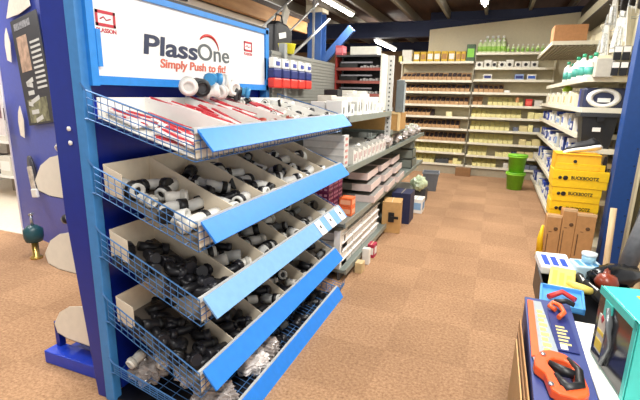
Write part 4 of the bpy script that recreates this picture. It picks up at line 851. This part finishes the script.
# white plinth with teal pack
t = thing('display_plinth', 'white topped plinth at the lower right corner carrying the teal pack', 'plinth', (.40, 1.1, 0)); bx('plinth_body', (.01, .7, 0, .84, 0, .66), cm('D9D6CC', .6), t); bx('plinth_top', (0, .72, -.01, .86, .66, .69), cm('F2EFE6', .5), t, .004)
TP = thing('teal_tool_pack', 'teal box with dark window showing a tool, on the white plinth', 'box', (.42, 1.71, .69), (0, 0, math.atan2(-.26, .04) + PI / 2))
TP.scale = (.8, .58, .9)
# local: -y... box runs local y negative (towards the camera), window on local -x face
bx('pack_body', (0.004, .3, -.48, 0, 0, .3), TEAL, TP, .004)
b = NB(); box(b, -.002, .004, -.47, -.01, .01, .27); obj('dark_window', b, cm('1C1C20', .15), TP)
b = NB(); box(b, -.004, .0, -.48, -.445, 0, .3); box(b, -.004, .0, -.48, 0, .27, .3); box(b, -.006, .0, -.2, -.1, .2, .27); obj('teal_frame', b, TEAL, TP)
b = NB(); box(b, -.006, -.002, -.16, -.06, .05, .2); obj('white_panel', b, cm('C9C4B4', .5), TP); b = NB(); box(b, -.008, -.005, -.155, -.065, .06, .1); box(b, -.008, -.005, -.155, -.065, .125, .14); obj('yellow_print', b, cm('E0C440', .5), TP)
b = NB(); tube(b, [(-.01, -.2, .03), (-.012, -.24, .12), (-.012, -.22, .2), (-.01, -.17, .25)], [.012, .02, .016, .01], 8); obj('grey_tool', b, cm('7A7E80', .25, .5), TP)
b = NB(); lathe(b, [(.001, 0), (.018, 0), (.018, .004), (.001, .004)], 4, mx=T(-.008, -.11, .19, 0, PI / 2)); obj('red_print', b, cm('B02030', .4), TP)
bx('yellow_sticker', (.1, .2, -.2, -.12, .3, .302), cm('F4E02A', .4), TP)
b = NB()
text_mesh('side_lettering', 'PLATINUM', .03, BLACK, TP, T(.02, -.482, .04) @ Euler((PI / 2, 0, 0)).to_matrix().to_4x4() @ Euler((0, 0, PI / 2)).to_matrix().to_4x4() @ T(0, -.03, 0), .0, .0008) if False else None
# low crate of small goods
t = thing('goods_crate', 'black shallow crate full of small packs on the floor by the navy box', 'crate', (.345, 2.16, .42), (0, 0, 0))
b = NB(); box(b, 0, .46, 0, .8, 0, .01); box(b, 0, .012, 0, .8, 0, .17); box(b, .448, .46, 0, .8, 0, .17); box(b, 0, .46, 0, .012, 0, .17); box(b, 0, .46, .788, .8, 0, .17); obj('crate_body', b, cm('1C1D20', .4), t, .004)
for sx in (.03, .44):
    for sy in (.03, .7): bx('leg', (sx, sx + .03, sy, sy + .04, -.42, 0), BLACK, t)
def small(name, lab, cat, loc, dims, m, rot=(0, 0, 0), extra=None):
    t = thing(name, lab, cat, loc, rot); w_, d, h = dims; bx('pack_body', (-w_ / 2, w_ / 2, -d / 2, d / 2, 0, h), m, t, .008)
    if extra: 
        b = NB()
        for q in range(3): box(b, -w_ * .38 + q * w_ * .27, -w_ * .2 + q * w_ * .27, -d * .35, d * .3 - .02 * q, h, h + .001)
        obj('printed_panel', b, extra, t)
    return t
small('wiper_pack', 'white pack with blue print lying at the far left corner of the black crate', 'pack', (.435, 2.88, .59), (.18, .22, .05), WHITE, (.1, 0, .1), cm('2A50B8', .4))
t = small('glove_pack', 'pale yellow rubber glove pack in the black crate', 'gloves', (.445, 2.6, .59), (.13, .24, .05), cm('EBD46A', .5), (.15, 0, -.15), cm('D8BE48', .5))
b = NB(); tube(b, [(.03, -.05, .05), (.1, -.1, .06), (.14, -.09, .05)], [.02, .025, .02], 8); obj('glove_fingers', b, cm('EBD46A', .5), t)
t = thing('blue_tray', 'light blue tray with a red tool inside at the near end of the black crate', 'tray', (.415, 2.36, .6), (.1, 0, -.1)); t.scale = (1, 1, 1)
b = NB(); box(b, -.1, .1, -.1, .1, 0, .01); box(b, -.1, .1, -.1, -.09, 0, .03); box(b, -.1, .1, .09, .1, 0, .03); box(b, -.1, -.09, -.1, .1, 0, .03); box(b, .09, .1, -.1, .1, 0, .03); obj('tray_body', b, cm('5AA4E4', .35), t); b = NB(); tube(b, [(-.06, -.04, .03), (0, .02, .04), (.06, -.02, .03)], .014, 8); obj('red_tool', b, RED, t)
small('putty_box', 'pale blue and white box under the white tub in the crate', 'box', (.6, 2.84, .56), (.15, .14, .1), cm('BCD8E6', .5), (0, 0, .2), cm('5A9AC8'))
t = thing('putty_tub', 'small white and blue tub standing on the pale blue box', 'tub', (.61, 2.86, .65)); t.scale = (.78,) * 3; b = NB(); lathe(b, [(.001, 0), (.045, 0), (.05, .07), (.001, .07)], 16); obj('tub_body', b, cm('9CC8DC', .4), t); b = NB(); lathe(b, [(.052, .07), (.054, .072), (.054, .09), (.001, .092)], 16); obj('lid', b, cm('DCE8EC', .4), t)
t = thing('black_bag', 'black plastic bag slumped beside the white tub', 'bag', (.74, 2.8, .62), (0, 0, .6))
b = NB(); bmesh.ops.create_icosphere(b, subdivisions=3, radius=.13)
for v in b.verts: n = v.co.normalized(); v.co *= .85 + .2 * abs(math.sin(n.x * 6) * math.cos(n.y * 8)); v.co.x *= 1.4; v.co.z *= .55; v.co.y *= .7
for f in b.faces: f.smooth = True
obj('bag_body', b, cm('15161A', .25), t)
for k, (x, y, rz) in enumerate(((.6, 2.62, .5), (.64, 2.5, .4), (.7, 2.42, .5), (.56, 2.72, .2))):
    small('boxed_blade', 'slim white edged black pack, %s of the slanting ones in the crate' % ORD[k], 'pack', (x * .95, y * .95, .6), (.035, .16, .05), BLACK, (.2, .3, rz), WHITE)
t = thing('brown_handle', 'red brown round knob tool between the white packs and the teal box', 'tool', (.66, 2.62, .6)); b = NB(); lathe(b, [(.001, 0), (.045, .01), (.06, .04), (.045, .075), (.001, .09)], 16); obj('knob', b, cm('8A3A24', .3), t); b = NB(); tube(b, [(0, .03, .05), (.03, .14, .06)], .02, 8); obj('neck', b, cm('7A3020', .35), t)
# long handled tools leaning at the right
for k, (x0, y0, x1, y1, z1, r, m, lb, nm) in enumerate(((.83, 3.3, .83, 3.45, .88, .02, WOODL, 'pale wooden tool handle leaning left of the grey roll', 'shovel_stick'), (.93, 3.1, 1.05, 3.4, .9, .02, WOODL, 'second pale wooden handle half behind the grey roll', 'shovel_stick'), (1.02, 3.0, 1.2, 3.3, 1.0, .02, WOODL, 'third wooden handle at the right edge', 'shovel_stick'))):
    b = NB(); tube(b, [(x0, y0, .0), ((x0 + x1) / 2, (y0 + y1) / 2, z1 / 2), (x1, y1, z1)], [r * 1.2, r, r], 10); tag(obj(nm, b, m), lb, 'handle')
t = thing('grey_roll', 'dark grey rolled sleeve leaning at the right edge', 'roll', (0, 0, 0)); b = NB(); tube(b, [(.88, 3.15, .53), (.93, 3.2, .72), (1.02, 3.3, 1.02)], [.05, .055, .05], 14); obj('roll_body', b, cm('56585C', .5, var=.2), t); b = NB(); tube(b, [(.875, 3.145, .52), (.885, 3.155, .555)], .058, 14); obj('end_band', b, cm('84868A', .4), t)
for k in range(7):
    b = NB(); x = 1.02 + .06 * k; tube(b, [(x - .08, 3.5, .0), (x, 3.65, .6), (x + .12, 3.85, 1.35)], [.012, .01, .009], 6); tag(obj('dark_handle', b, cm('1E2024', .5)), 'thin dark tool shaft leaning right of the blue post, %s from the left' % ORD[k], 'handle', 'dark tool shafts right of the blue post')
t = thing('tool_holder', 'black tool rack standing behind the leaning handles at the right edge', 'rack', (1.4, 3.95, 0)); bx('rack_panel', (-.1, .35, 0, .03, 0, 1.55), cm('1A1B1E', .6), t)
b = NB()
for q in range(8): box(b, -.1, .35, -.03, 0, .15 + q * .18, .17 + q * .18)
obj('rack_bars', b, DGREY, t)
